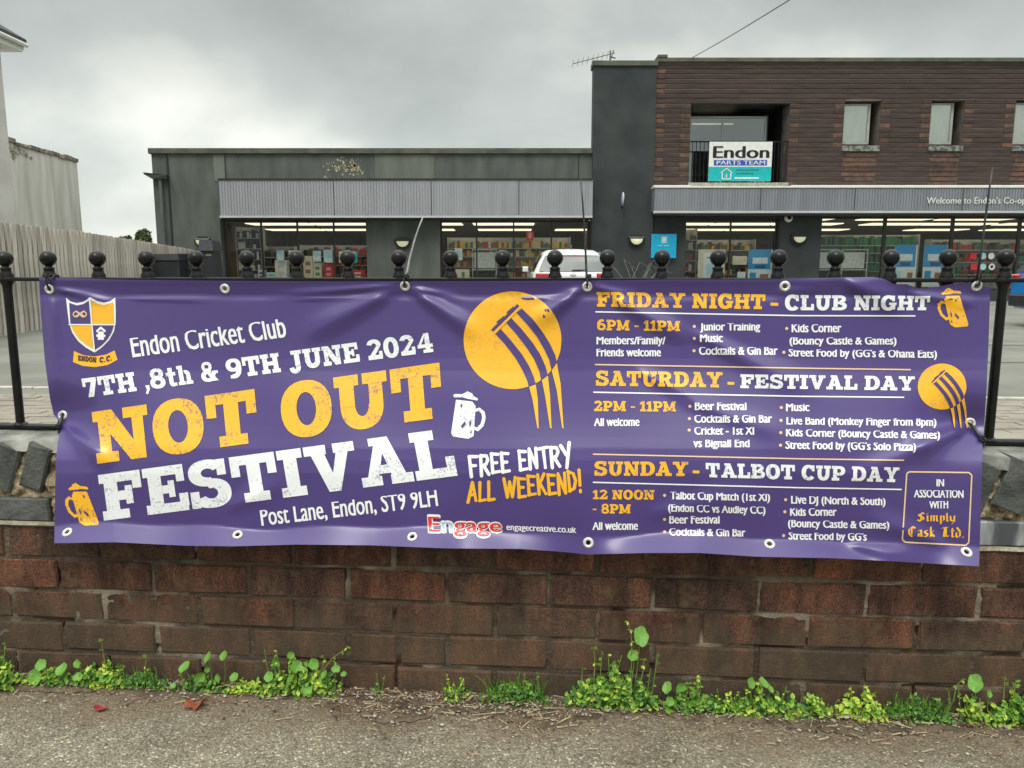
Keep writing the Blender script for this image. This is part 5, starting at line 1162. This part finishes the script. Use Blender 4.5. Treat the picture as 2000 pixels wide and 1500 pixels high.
# ------------------------------------------------------------------ cars
M_WCAR = mat('white_car_paint', (.78, .79, .80), (.76, .77, .78), rough=.3, scale=2, coat=.6); M_BCAR = mat('blue_car_paint', (.01, .20, .60), (.01, .18, .55), rough=.3, scale=2, coat=.6)
M_TYRE = mat('tyre_rubber', (.02, .02, .02), (.03, .03, .03), rough=.9, scale=20); M_RIM = mat('alloy', (.45, .45, .46), scale=5, metal=.6, rough=.4)
M_CGLASS = mat('tinted_car_glass', (.10, .115, .115), (.07, .08, .08), rough=.06, scale=3, spec=.9, coat=1); M_TAIL = mat('red_lamp', (.55, .02, .02), (.4, .01, .01), rough=.2, scale=6, coat=1)
def car(label, loc, rotz, paint):
    t = thing('parked_car', label, 'car', loc, (0, 0, rotz), group='cars parked outside the shop'); t.scale = (1, 1, .975)
    st = [(0, .34, .72, .78, .66, .84), (.07, .30, .80, .88, .70, .955), (.26, .28, .85, .93, .62, 1.20), (.46, .28, .865, .94, .585, 1.375), (.9, .26, .875, .945, .60, 1.425), (1.6, .26, .88, .94, .60, 1.435), (2.25, .26, .88, .93, .585, 1.40),
          (2.75, .26, .875, .92, .61, 1.20), (3.2, .26, .87, .90, .68, .965), (3.7, .28, .84, .83, .66, .88), (4.05, .30, .76, .74, .60, .78), (4.15, .36, .66, .64, .52, .66)]
    g = MB(); ring_ = []
    for y, zb, hw, belt, rw, roof in st:
        h = [(0, zb), (hw*.86, zb), (hw*.97, zb+.10), (hw, .60), (hw*.985, belt-.03), (hw*.95, belt), ((hw*.95+rw)/2+.015, (belt+roof)/2), (rw, roof-.04), (rw*.85, roof), (rw*.4, roof+.022), (0, roof+.028)]
        full = [(x, y, z) for x, z in h]+[(-x, y, z) for x, z in h[-2:0:-1]]
        ring_.append(full)
    n = len(ring_[0]); g.add([v for r_ in ring_ for v in r_], [(i*n+k, i*n+(k+1) % n, (i+1)*n+(k+1) % n, (i+1)*n+k) for i in range(len(st)-1) for k in range(n)]+[tuple(range(n)), tuple(reversed([(len(st)-1)*n+k for k in range(n)]))])
    me = g.mesh('body', paint, 'auto'); link('body', me, t)
    def yb(z): return float(np.interp(z, [.84, .955, 1.20, 1.375], [0, .07, .26, .46]))
    def pane(x0b, x1b, z0, x0t, x1t, z1, nm, m, off=.012, nn=8, curve=.03):
        g = MB(); vs = []
        for j in range(5):
            v = j/4; z = z0+(z1-z0)*v
            for i in range(nn+1):
                u = i/nn; x = (x0b+(x1b-x0b)*u)*(1-v)+(x0t+(x1t-x0t)*u)*v; vs.append((x, float(np.interp(z, [.868, .983, 1.228, 1.403], [0, .07, .26, .46]))-off+curve*(x/.7)**2, z))
        g.add(vs, [(j*(nn+1)+i, j*(nn+1)+i+1, (j+1)*(nn+1)+i+1, (j+1)*(nn+1)+i) for j in range(4) for i in range(nn)]); g.build(nm, m, t, smooth=True)
    pane(-.74, .74, .955, -.585, .585, 1.30, 'rear_window', M_CGLASS, .022)
    pane(-.56, .56, 1.315, -.53, .53, 1.345, 'spoiler', paint, .05, curve=.02)
    pane(-.27, .27, 1.283, -.25, .25, 1.308, 'brake_light', M_TAIL, .03)
    MB().tube([(-.02, .02, .975), (.30, .055, .985)], .012, 6).build('wiper', M_TIE, t)
    for s_ in (-1, 1):
        MB().cbox(min(s_*.50, s_*.80), max(s_*.50, s_*.80), -.02, .12, .80, .91, c=.02).build('tail_light', M_TAIL, t)
        g = MB(); a = s_*.012
        g.add([(s_*.845+a, .42, .97), (s_*.845+a, 2.95, .955), (s_*.635+a, 2.32, 1.36), (s_*.625+a, .66, 1.38)], [(0, 1, 2, 3)]); g.build('side_window', M_CGLASS, t)
        MB().cbox(min(s_*.9, s_*1.04), max(s_*.9, s_*1.04), 2.55, 2.68, .93, 1.06, c=.02).build('mirror', paint, t)
        for y in (.75, 3.35):
            wq = MB().lathe([(.19, -.10), (.29, -.10), (.315, -.07), (.315, .07), (.29, .10), (.19, .10)], (s_*.80, y, .315), 20, Matrix.Rotation(R(90), 3, 'Y')).build('tyre', M_TYRE, t, smooth='auto')
            MB().lathe([(.0001, .08), (.06, .095), (.19, .09), (.19, -.09), (.0001, -.08)], (s_*.80, y, .315), 16, Matrix.Rotation(R(90), 3, 'Y')).build('rim', M_RIM, wq)
    MB().cbox(-.70, .70, -.06, .2, .34, .56, c=.03).build('bumper', M_PLAS, t); MB().cbox(-.26, .26, -.012, .02, .64, .75, c=.004).build('number_plate', mat('yellow_plate', (.75, .6, .08), scale=3), t)
    MB().ball((0, -.005, .87), .05, 10, 6, (1.4, .2, .7)).build('badge', M_TRIM, t, smooth=True); MB().tube([(0, .75, 1.44), (0, .62, 1.53)], .012, 6).build('roof_aerial', M_TIE, t)
    MB().cbox(-.55, .55, 3.95, 4.17, .36, .5, c=.02).build('grille', M_PLAS, t)
car('white hatchback parked outside the shop, seen from behind', (1.30, 16.5, 0), 0, M_WCAR)
car('bright blue car cut off by the right edge of the picture', (8.85, 13.0, 0), R(-90), M_BCAR)
# twiggy dry stems against the tower
t = thing('dry_twigs', 'bare pale twigs of a dead plant in front of the charcoal tower', 'plant', (3.2, 20, 0)); rt = random.Random(2)
g = MB()
for i in range(9):
    x = rt.uniform(-.35, .35); tip = Vector((x+rt.uniform(-.3, .4), rt.uniform(-.1, .1), rt.uniform(.95, 1.22))); g.tube([(x*.3, 0, 0), (x*.7, 0, .6), tip], [.012, .009, .004], 5)
    g.tube([tip, tip+Vector((rt.uniform(.05, .25), 0, -.12))], .004, 4)
g.build('stem', mat('dead_stem', (.30, .29, .24), scale=8), t)

# ------------------------------------------------------------------ dirt, litter and weeds at the foot of the wall
M_SOIL = mat('gritty_soil', (.20, .15, .10), (.085, .065, .045), rough=1, scale=26, lo=.35, hi=.62, bump=.006, bscale=190, coords='World')
def sw(u): return .040+.022*mn.noise((u*5, 0, 0))+.018*mn.noise((u*17, 2, 0))+.055*math.exp(-((u+.26)/.13)**2)+.045*math.exp(-((u-.06)/.12)**2)+.02*math.exp(-((u-.75)/.2)**2)
mb = MB(); nx = 420; rows = 9; vs = []
for i in range(nx+1):
    u = -1.9+3.8*i/nx; W_ = sw(u)
    for j in range(rows+1):
        f = j/rows; h = .0065+(.012*(1-f)**1.6)+.004*mn.noise((u*30, f*9, 1))+.0028*mn.noise((u*90, f*30, 1))
        vs.append((u, .012-(W_+.012)*f-(.012*mn.noise((u*45, 3, 0))+.006*mn.noise((u*120, 3, 0)) if j == rows else 0), h if j < rows else .0005))
mb.add(vs, [(i*(rows+1)+j, (i+1)*(rows+1)+j, (i+1)*(rows+1)+j+1, i*(rows+1)+j+1) for i in range(nx) for j in range(rows)])
mb.build('soil_strip', M_SOIL, smooth=True, kind='structure', loc=WALLLOC, rot=WALLROT)
LM = [mat('litter_'+n, c, tuple(v*.6 for v in c), scale=200, rough=.9) for n, c in (('straw', (.52, .42, .25)), ('brown', (.17, .10, .06)), ('dark', (.07, .05, .035)), ('stone', (.55, .52, .45)), ('rust', (.28, .11, .06)))]
rl = random.Random(11); g = MB()
for i in range(9000):
    u = rl.uniform(-1.35, 1.35) if rl.random() < .6 else rl.choice([rl.gauss(-.22, .17), rl.gauss(.1, .16), rl.gauss(.75, .25)])
    W_ = sw(u); d = min(abs(rl.gauss(0, W_*.62)), .42) if rl.random() < .70 else rl.uniform(0, .30)*rl.random()**1.6; d = max(.002, d); z0 = (.017 if d < W_*.5 else .009 if d < W_ else .0015)
    kx = rl.random(); a = rl.random()*6.28
    if kx < .20:
        ln = rl.uniform(.006, .026) if rl.random() < .8 else rl.uniform(.03, .06); w2 = rl.uniform(.0004, .001); g.m = 0 if rl.random() < .7 else 1
        dx, dy = math.cos(a)*ln/2, math.sin(a)*ln/2*.6; nx_, ny_ = -math.sin(a)*w2, math.cos(a)*w2; zz = z0+rl.uniform(.001, .004)
        g.add([(u-dx-nx_, -d-dy-ny_, zz), (u-dx+nx_, -d-dy+ny_, zz+.001), (u+dx+nx_, -d+dy+ny_, zz+rl.uniform(-.001, .004)), (u+dx-nx_, -d+dy-ny_, zz+.001)], [(0, 1, 2, 3)])
    elif kx < .78:
        r = rl.uniform(.0012, .0038); g.m = rl.choice((1, 1, 2, 2, 4, 0)); c = Vector((u, -d, z0+r*.5))
        v3 = [c+Vector((rl.uniform(-r, r)*1.4, rl.uniform(-r, r)*1.2, rl.uniform(-.4*r, r))) for _ in range(4)]; g.add(v3, [(0, 1, 2), (0, 2, 3), (0, 3, 1), (1, 3, 2)])
    else:
        r = rl.uniform(.0010, .0030) if rl.random() < .9 else rl.uniform(.003, .005); g.m = 3; c = Vector((u, -d, z0+r*.4))
        v6 = [c+Vector(q)*r for q in ((1.2, 0, 0), (0, 1, 0), (-1, .2, 0), (.2, -1, 0), (0, 0, .8), (0, 0, -.8))]; g.add(v6, [(0, 1, 4), (1, 2, 4), (2, 3, 4), (3, 0, 4), (1, 0, 5), (2, 1, 5), (3, 2, 5), (0, 3, 5)])
link('litter', g.mesh('litter', LM), None, WALLLOC, WALLROT, 'dry straw, grit and plant litter scattered along the foot of the wall', 'litter', kind='stuff')

def leafmat(n, c, c2): 
    m = mat(n, c, c2, rough=.5, scale=40, lo=.3, hi=.7, spec=.4); p = m.node_tree.nodes['Principled BSDF']
    p.inputs['Subsurface Weight'].default_value = 0; return m
GM = [leafmat('leaf_green', (.22, .42, .045), (.11, .26, .03)), leafmat('leaf_deep_green', (.075, .20, .03), (.04, .12, .02)), leafmat('leaf_yellow_green', (.55, .66, .08), (.32, .48, .05))]
GM.append(mat('dry_stalk', (.45, .36, .2), (.28, .2, .1), scale=60))
M_BIGLEAF = leafmat('round_leaf_green', (.20, .42, .06), (.10, .27, .04)); _t = M_BIGLEAF.node_tree; _p = _t.nodes['Principled BSDF']; _src = _p.inputs['Base Color'].links[0].from_socket
_tc = _t.nodes.new('ShaderNodeTexCoord'); _g = _t.nodes.new('ShaderNodeTexGradient'); _g.gradient_type = 'RADIAL'; _t.links.new(_tc.outputs['Object'], _g.inputs[0])
_m = _t.nodes.new('ShaderNodeMath'); _m.operation = 'MULTIPLY'; _m.inputs[1].default_value = 9; _t.links.new(_g.outputs[1], _m.inputs[0])
_f = _t.nodes.new('ShaderNodeMath'); _f.operation = 'PINGPONG'; _f.inputs[1].default_value = .5; _t.links.new(_m.outputs[0], _f.inputs[0])
_r = _t.nodes.new('ShaderNodeValToRGB'); _r.color_ramp.elements[0].position = .03; _r.color_ramp.elements[0].color = (1.25, 1.18, 1.3, 1); _r.color_ramp.elements[1].position = .16; _r.color_ramp.elements[1].color = (.9, .9, .9, 1)
_t.links.new(_f.outputs[0], _r.inputs[0]); _x = _t.nodes.new('ShaderNodeMix'); _x.data_type = 'RGBA'; _x.blend_type = 'MULTIPLY'; _x.inputs[0].default_value = 1
_t.links.new(_src, _x.inputs[6]); _t.links.new(_r.outputs[0], _x.inputs[7]); _t.links.new(_x.outputs[2], _p.inputs['Base Color'])
M_STEM = mat('green_stem', (.20, .26, .07), (.14, .2, .06), scale=30)
def roundleaf(r, ov=1.0, notch=.0):
    g = MB(); n = 16; vs = [(0, 0, -.12*r)]
    for rg_, z in ((.5, -.04), (1.0, .06)):
        for k in range(n):
            a = 2*math.pi*k/n; q = r*rg_*(1-notch*math.exp(-((a-math.pi)/.5)**2)+.07*math.sin(5*a+ov*9)+.05*math.sin(8*a+ov*5)); vs.append((q*math.sin(a), q*ov*math.cos(a), z*r*2.2+.10*r*math.sin(3*a+1)*rg_))
    fs = [(0, 1+k, 1+(k+1) % n) for k in range(n)]+[(1+k, 1+n+k, 1+n+(k+1) % n, 1+(k+1) % n) for k in range(n)]
    return g.add(vs, fs).mesh('leaf', M_BIGLEAF, True)
RL = [roundleaf(1, 1, .35), roundleaf(1, 1.15, .15), roundleaf(1, 1.35, 0)]
def weed(label, pxc, pyb, wpx, ypt, n=150, pal=(0, 0, 1, 2), size=(.004, .008), big=(), grass=0, stems=(), seed=0, shape=1.0, nm='weed'):
    u, yl = wall_u(pxc, pyb); u = float(u); yl = min(yl, -.012); yl = max(yl, -.09)
    t = thing(nm, label, 'weed', (0, 0, 0), WALLROT, group='weeds growing along the foot of the wall')
    base = Matrix.Rotation(AL, 4, 'Z') @ Vector((u, yl, 0)); t.location = Vector(base[:3])+Vector(WALLLOC)
    wd = wpx/880; top = float(wl(pxc, ypt, -yl)[2]); rg = random.Random(seed*7+3); g = MB()
    n = int(n*1.45)
    for i in range(n):
        x = max(-.56, min(.56, rg.gauss(0, .27)))*wd; env = .62+.9*mn.noise((x*70+seed*3.7, seed, 0)); hh = top*max(.12, min(1.25, env))*(1-min(1, abs(x)/(wd*.60))**2.2*.7)*rg.random()**.7*shape; y = rg.uniform(-.022, min(.012, -yl-.004)); z = .006+hh*.93
        s_ = rg.uniform(*size); g.m = rg.choice(pal)
        d = Vector((rg.gauss(0, .7), -.8+rg.gauss(0, .4), .75+rg.gauss(0, .45))).normalized(); a = rg.random()*6.28; e1 = d.orthogonal().normalized(); e2 = d.cross(e1); e1, e2 = e1*math.cos(a)+e2*math.sin(a), e2*math.cos(a)-e1*math.sin(a)
        c = Vector((x, y, z)); L_ = s_*rg.uniform(.9, 1.25)
        g.add([c-e1*L_, c-e1*.3*L_+e2*.62*s_, c+e1*.5*L_+e2*.5*s_, c+e1*L_, c+e1*.5*L_-e2*.5*s_, c-e1*.3*L_-e2*.62*s_, c-d*.12*s_], [(0, 1, 6), (1, 2, 6), (2, 3, 6), (3, 4, 6), (4, 5, 6), (5, 0, 6)])
        if i % 4 == 0:
            g.m = rg.choice((0, 1)); b = Vector((x*.75, max(-.01, y*.5), 0)); q = Vector((.0006, 0, 0)); g.add([b-q, b+q, c+q, c-q], [(0, 1, 2, 3)])
    for i in range(max(2, int(wpx/22))):                      # little shoots that break the outline
        x = rg.uniform(-.5, .5)*wd; h_ = top*rg.uniform(.75, 1.3); b = Vector((x, -.004, 0)); tip = b+Vector((rg.gauss(0, .012), -rg.random()*.012, h_))
        q = Vector((.0006, 0, 0)); g.m = 0; g.add([b-q, b+q, tip+q, tip-q], [(0, 1, 2, 3)])
        for k in range(rg.randint(4, 8)):
            c = b.lerp(tip, rg.uniform(.45, 1.0)); s_ = rg.uniform(size[0]*.6, size[1]*.85); g.m = rg.choice(pal); d = Vector((rg.choice((-1, 1))*rg.uniform(.4, 1), -.5, rg.uniform(-.1, .9))).normalized(); e2 = d.cross(Vector((rg.gauss(0, .3), -1, .5))).normalized()*.5*s_
            g.add([c, c+d*s_*.8+e2, c+d*s_*1.7, c+d*s_*.8-e2], [(0, 1, 2, 3)])
    for i in range(max(1, int(wpx/45))):
        b = Vector((rg.uniform(-.5, .5)*wd, -.012, .003)); tip = b+Vector((rg.gauss(0, .03), -.01-rg.random()*.02, rg.uniform(.2, .8)*top)); q = Vector((.0007, 0, 0)); g.m = 3; g.add([b-q, b+q, tip+q, tip-q], [(0, 1, 2, 3)])
    for i in range(grass):
        x = rg.uniform(-.5, .5)*wd; h_ = top*rg.uniform(.45, 1.0); b = Vector((x, rg.uniform(-.012, .008), .003)); ln = Vector((rg.gauss(0, .3)*h_, -rg.random()*.3*h_, h_)); q = Vector((.0011, 0, 0)); g.m = rg.choice((0, 1, 1)); m_ = b+ln*.55+Vector((0, 0, .1*h_))
        g.add([b-q, b+q, m_+q*.8, m_-q*.8, b+ln], [(0, 1, 2, 3), (3, 2, 4)])
    if g.v: g.build('foliage', GM, t, kind='stuff')
    def loc_(px_, py_, o=.0):
        p = wl(px_, py_, -yl+o-.0) ; p = wl(px_, py_, -yl+o); return Vector((float(p[0])-u, -o, float(p[2])))
    for (bx, by, r_, kk) in big:
        p = loc_(bx, by, .012+rg.uniform(0, .014)); r = r_/880*rg.uniform(.68, .9)
        q = Vector((rg.gauss(0, .6), -1, .7+rg.gauss(0, .55))).normalized().to_track_quat('Z', 'Y'); lf = link('leaf', RL[kk], t, p); lf.rotation_mode = 'QUATERNION'; lf.rotation_quaternion = q; lf.scale = (r, r, r)
        MB().tube([(p.x*.75, 0, 0), (p.x*.9, -.004, p.z*.5), (p.x, p.y+.003, p.z-.0*r)], [.0013, .0011, .0008], 5).build('stem', M_STEM, t)
    for pts in stems:
        P_ = [loc_(x, y, .01) for x, y in pts]; MB().tube(P_, [.0014-.0008*i/(len(P_)-1) for i in range(len(P_))], 5).build('stem', M_STEM, t)
        g = MB()
        for p in P_[1:]:
            for k in range(3):
                g.m = rg.choice((0, 2)); d = Vector((rg.gauss(0, 1), -.6, rg.gauss(0, .6))).normalized()*.009; e2 = d.cross(Vector((.2, 1, .3))).normalized()*.003; g.add([p, p+d*.5+e2, p+d, p+d*.5-e2], [(0, 1, 2, 3)])
        g.build('foliage', GM, t, kind='stuff')
weed('dense small leaved clump at the very left edge of the wall', 6, 1345, 62, 1262, 260, (0, 0, 2, 1), seed=1)
weed('round leaved plant on the left, with five broad leaves above small foliage', 105, 1338, 95, 1300, 120, big=((80, 1299, 13, 1), (68, 1322, 17, 2), (120, 1308, 16, 1), (151, 1297, 13, 0), (152, 1323, 13, 0), (96, 1330, 12, 2)), seed=2)
weed('bushy clump with one tall leafy shoot, left of the thin grassy patch', 205, 1338, 95, 1288, 330, (0, 1, 2), stems=(((195, 1330), (205, 1295), (200, 1268), (199, 1250)), ((225, 1330), (240, 1300))), seed=3)
weed('fine feathery green patch between the bushy clump and the tall round leaves', 290, 1338, 90, 1302, 230, (0, 1, 1), (.003, .005), grass=40, stems=(((285, 1330), (284, 1300), (286, 1280)),), seed=4)
weed('plant with two tall round leaves held up like paddles', 405, 1342, 100, 1318, 110, (0, 1), big=((406, 1284, 13, 2), (437, 1281, 14, 1), (360, 1303, 12, 2), (389, 1325, 13, 0), (426, 1325, 12, 0), (457, 1323, 11, 1), (372, 1322, 9, 1), (404, 1308, 8, 1), (337, 1341, 9, 0)), seed=5)
weed('low yellowish trailing patch beside the big round leaved clump', 492, 1352, 85, 1325, 170, (2, 2, 0), (.003, .006), seed=6)
weed('big round leaved clump below the bottom left of the banner', 598, 1350, 145, 1285, 420, (0, 0, 2, 1), big=((579, 1303, 15, 0), (613, 1297, 15, 1), (602, 1326, 14, 0), (601, 1350, 13, 0), (656, 1307, 10, 0), (671, 1317, 8, 0), (540, 1294, 12, 1), (568, 1280, 9, 1), (525, 1322, 12, 1), (633, 1318, 11, 1), (547, 1324, 9, 0)),
     stems=(((620, 1330), (635, 1288), (628, 1283)), ((630, 1310), (650, 1285), (668, 1272), (678, 1265))), seed=7)
weed('sparse little tuft in the middle of the wall foot', 902, 1340, 45, 1308, 45, (0, 2), (.003, .005), grass=14, seed=8)
weed('dark grassy tuft just left of the tallest weed', 1008, 1355, 120, 1314, 330, (1, 1, 0), (.003, .006), grass=90, seed=9)
weed('tallest bushy weed with a shoot of large leaves reaching up the bricks', 1192, 1385, 155, 1285, 900, (0, 0, 1, 1, 2), big=((1252, 1243, 16, 2), (1236, 1281, 13, 1), (1155, 1363, 10, 1)),
     stems=(((1233, 1290), (1234, 1255), (1231, 1230), (1227, 1214)), ((1160, 1330), (1162, 1295), (1160, 1265)), ((1250, 1340), (1258, 1300), (1256, 1288)), ((1135, 1340), (1138, 1305))), seed=10)
weed('small clump with two oval leaves right of the tallest weed', 1350, 1376, 115, 1338, 190, (0, 1, 0), big=((1303, 1343, 12, 2), (1330, 1342, 12, 1), (1308, 1370, 10, 1)), stems=(((1362, 1360), (1364, 1325), (1365, 1318)),), seed=11)
weed('low feathery green patch right of the clump with oval leaves', 1425, 1376, 75, 1350, 160, (0, 1, 2), (.003, .005), grass=20, seed=12)
weed('mid sized clump with upright pointed leaves in the right half', 1490, 1376, 105, 1338, 260, (0, 1, 2), big=((1467, 1334, 10, 2), (1491, 1333, 9, 2), (1504, 1345, 8, 2)), grass=20, seed=13)
weed('small clump with pale leaf tips next to a dark red leaf', 1572, 1378, 70, 1348, 130, (0, 2, 1), seed=14)
weed('yellow green glossy clump in the right half', 1660, 1378, 80, 1345, 210, (2, 0, 2), stems=(((1690, 1375), (1705, 1355), (1712, 1350)),), seed=15)
weed('flat dark grassy mat right of the yellow green clump', 1768, 1378, 105, 1352, 330, (1, 0, 1), (.003, .005), grass=110, seed=16)
weed('thin weed with narrow leaves near the right edge', 1862, 1374, 55, 1335, 60, (0, 2), stems=(((1862, 1370), (1868, 1340), (1878, 1328)), ((1855, 1370), (1852, 1345))), seed=17)
weed('leafy clump at the right edge with one broad upright leaf', 1955, 1382, 125, 1338, 420, (0, 0, 1, 2), big=((1905, 1334, 15, 2), (1932, 1355, 10, 1), (1897, 1382, 9, 2)), stems=(((1960, 1365), (1962, 1335), (1960, 1322)), ((1985, 1365), (1978, 1335))), seed=18)
weed('tiny sprig alone in the bare stretch under the web address', 757, 1325, 22, 1310, 18, (1, 0), (.003, .004), seed=19)
# fallen leaves
def dead(label, px_, py_, r, c, curl, seed):
    u, yl = wall_u(px_, py_); rg = random.Random(seed); t = thing('fallen_leaf', label, 'leaf', (0, 0, 0), WALLROT, group='fallen leaves on the pavement')
    b = Matrix.Rotation(AL, 4, 'Z') @ Vector((float(u), float(yl), .004)); t.location = Vector(b[:3])+Vector(WALLLOC); g = MB(); n = 14; vs = [(0, 0, 0)]
    for k in range(n):
        a = 2*math.pi*k/n; q = r*(1+.35*rg.uniform(-1, 1)); vs.append((q*math.cos(a), q*.62*math.sin(a), curl*r*abs(math.cos(a))**2+rg.uniform(0, .25)*r))
    g.add(vs, [(0, 1+k, 1+(k+1) % n) for k in range(n)]).build('blade', mat('leaf_'+label.split()[0]+str(seed), c, tuple(v*.5 for v in c), rough=.5, scale=90), t)
    MB().tube([(0, 0, .001), (r*1.3, -r*.3, .002)], .0008, 4).build('stalk', LM[1], t)
dead('curled rusty red leaf below the paddle leaved plant', 382, 1383, .026, (.42, .11, .06), .5, 1)
dead('dark crumpled leaf just above the curled rusty one', 362, 1352, .014, (.10, .035, .035), .6, 2)
dead('pinkish red leaf scrap lying left on the pavement', 197, 1387, .015, (.42, .05, .07), .3, 3)
dead('rust brown crumpled leaf in the bare stretch', 778, 1352, .021, (.25, .07, .035), .6, 4)
dead('dark red leaf in front of the right hand weeds', 1577, 1401, .013, (.26, .02, .025), .4, 5)
dead('pale yellow curled leaf in front of the mid sized clump', 1426, 1391, .010, (.62, .50, .28), .5, 6)
dead('dark brown pointed leaf beside the grassy tuft', 955, 1342, .012, (.09, .04, .03), .5, 7)
bpy.data.objects.remove(CURO); bpy.data.curves.remove(CUR)
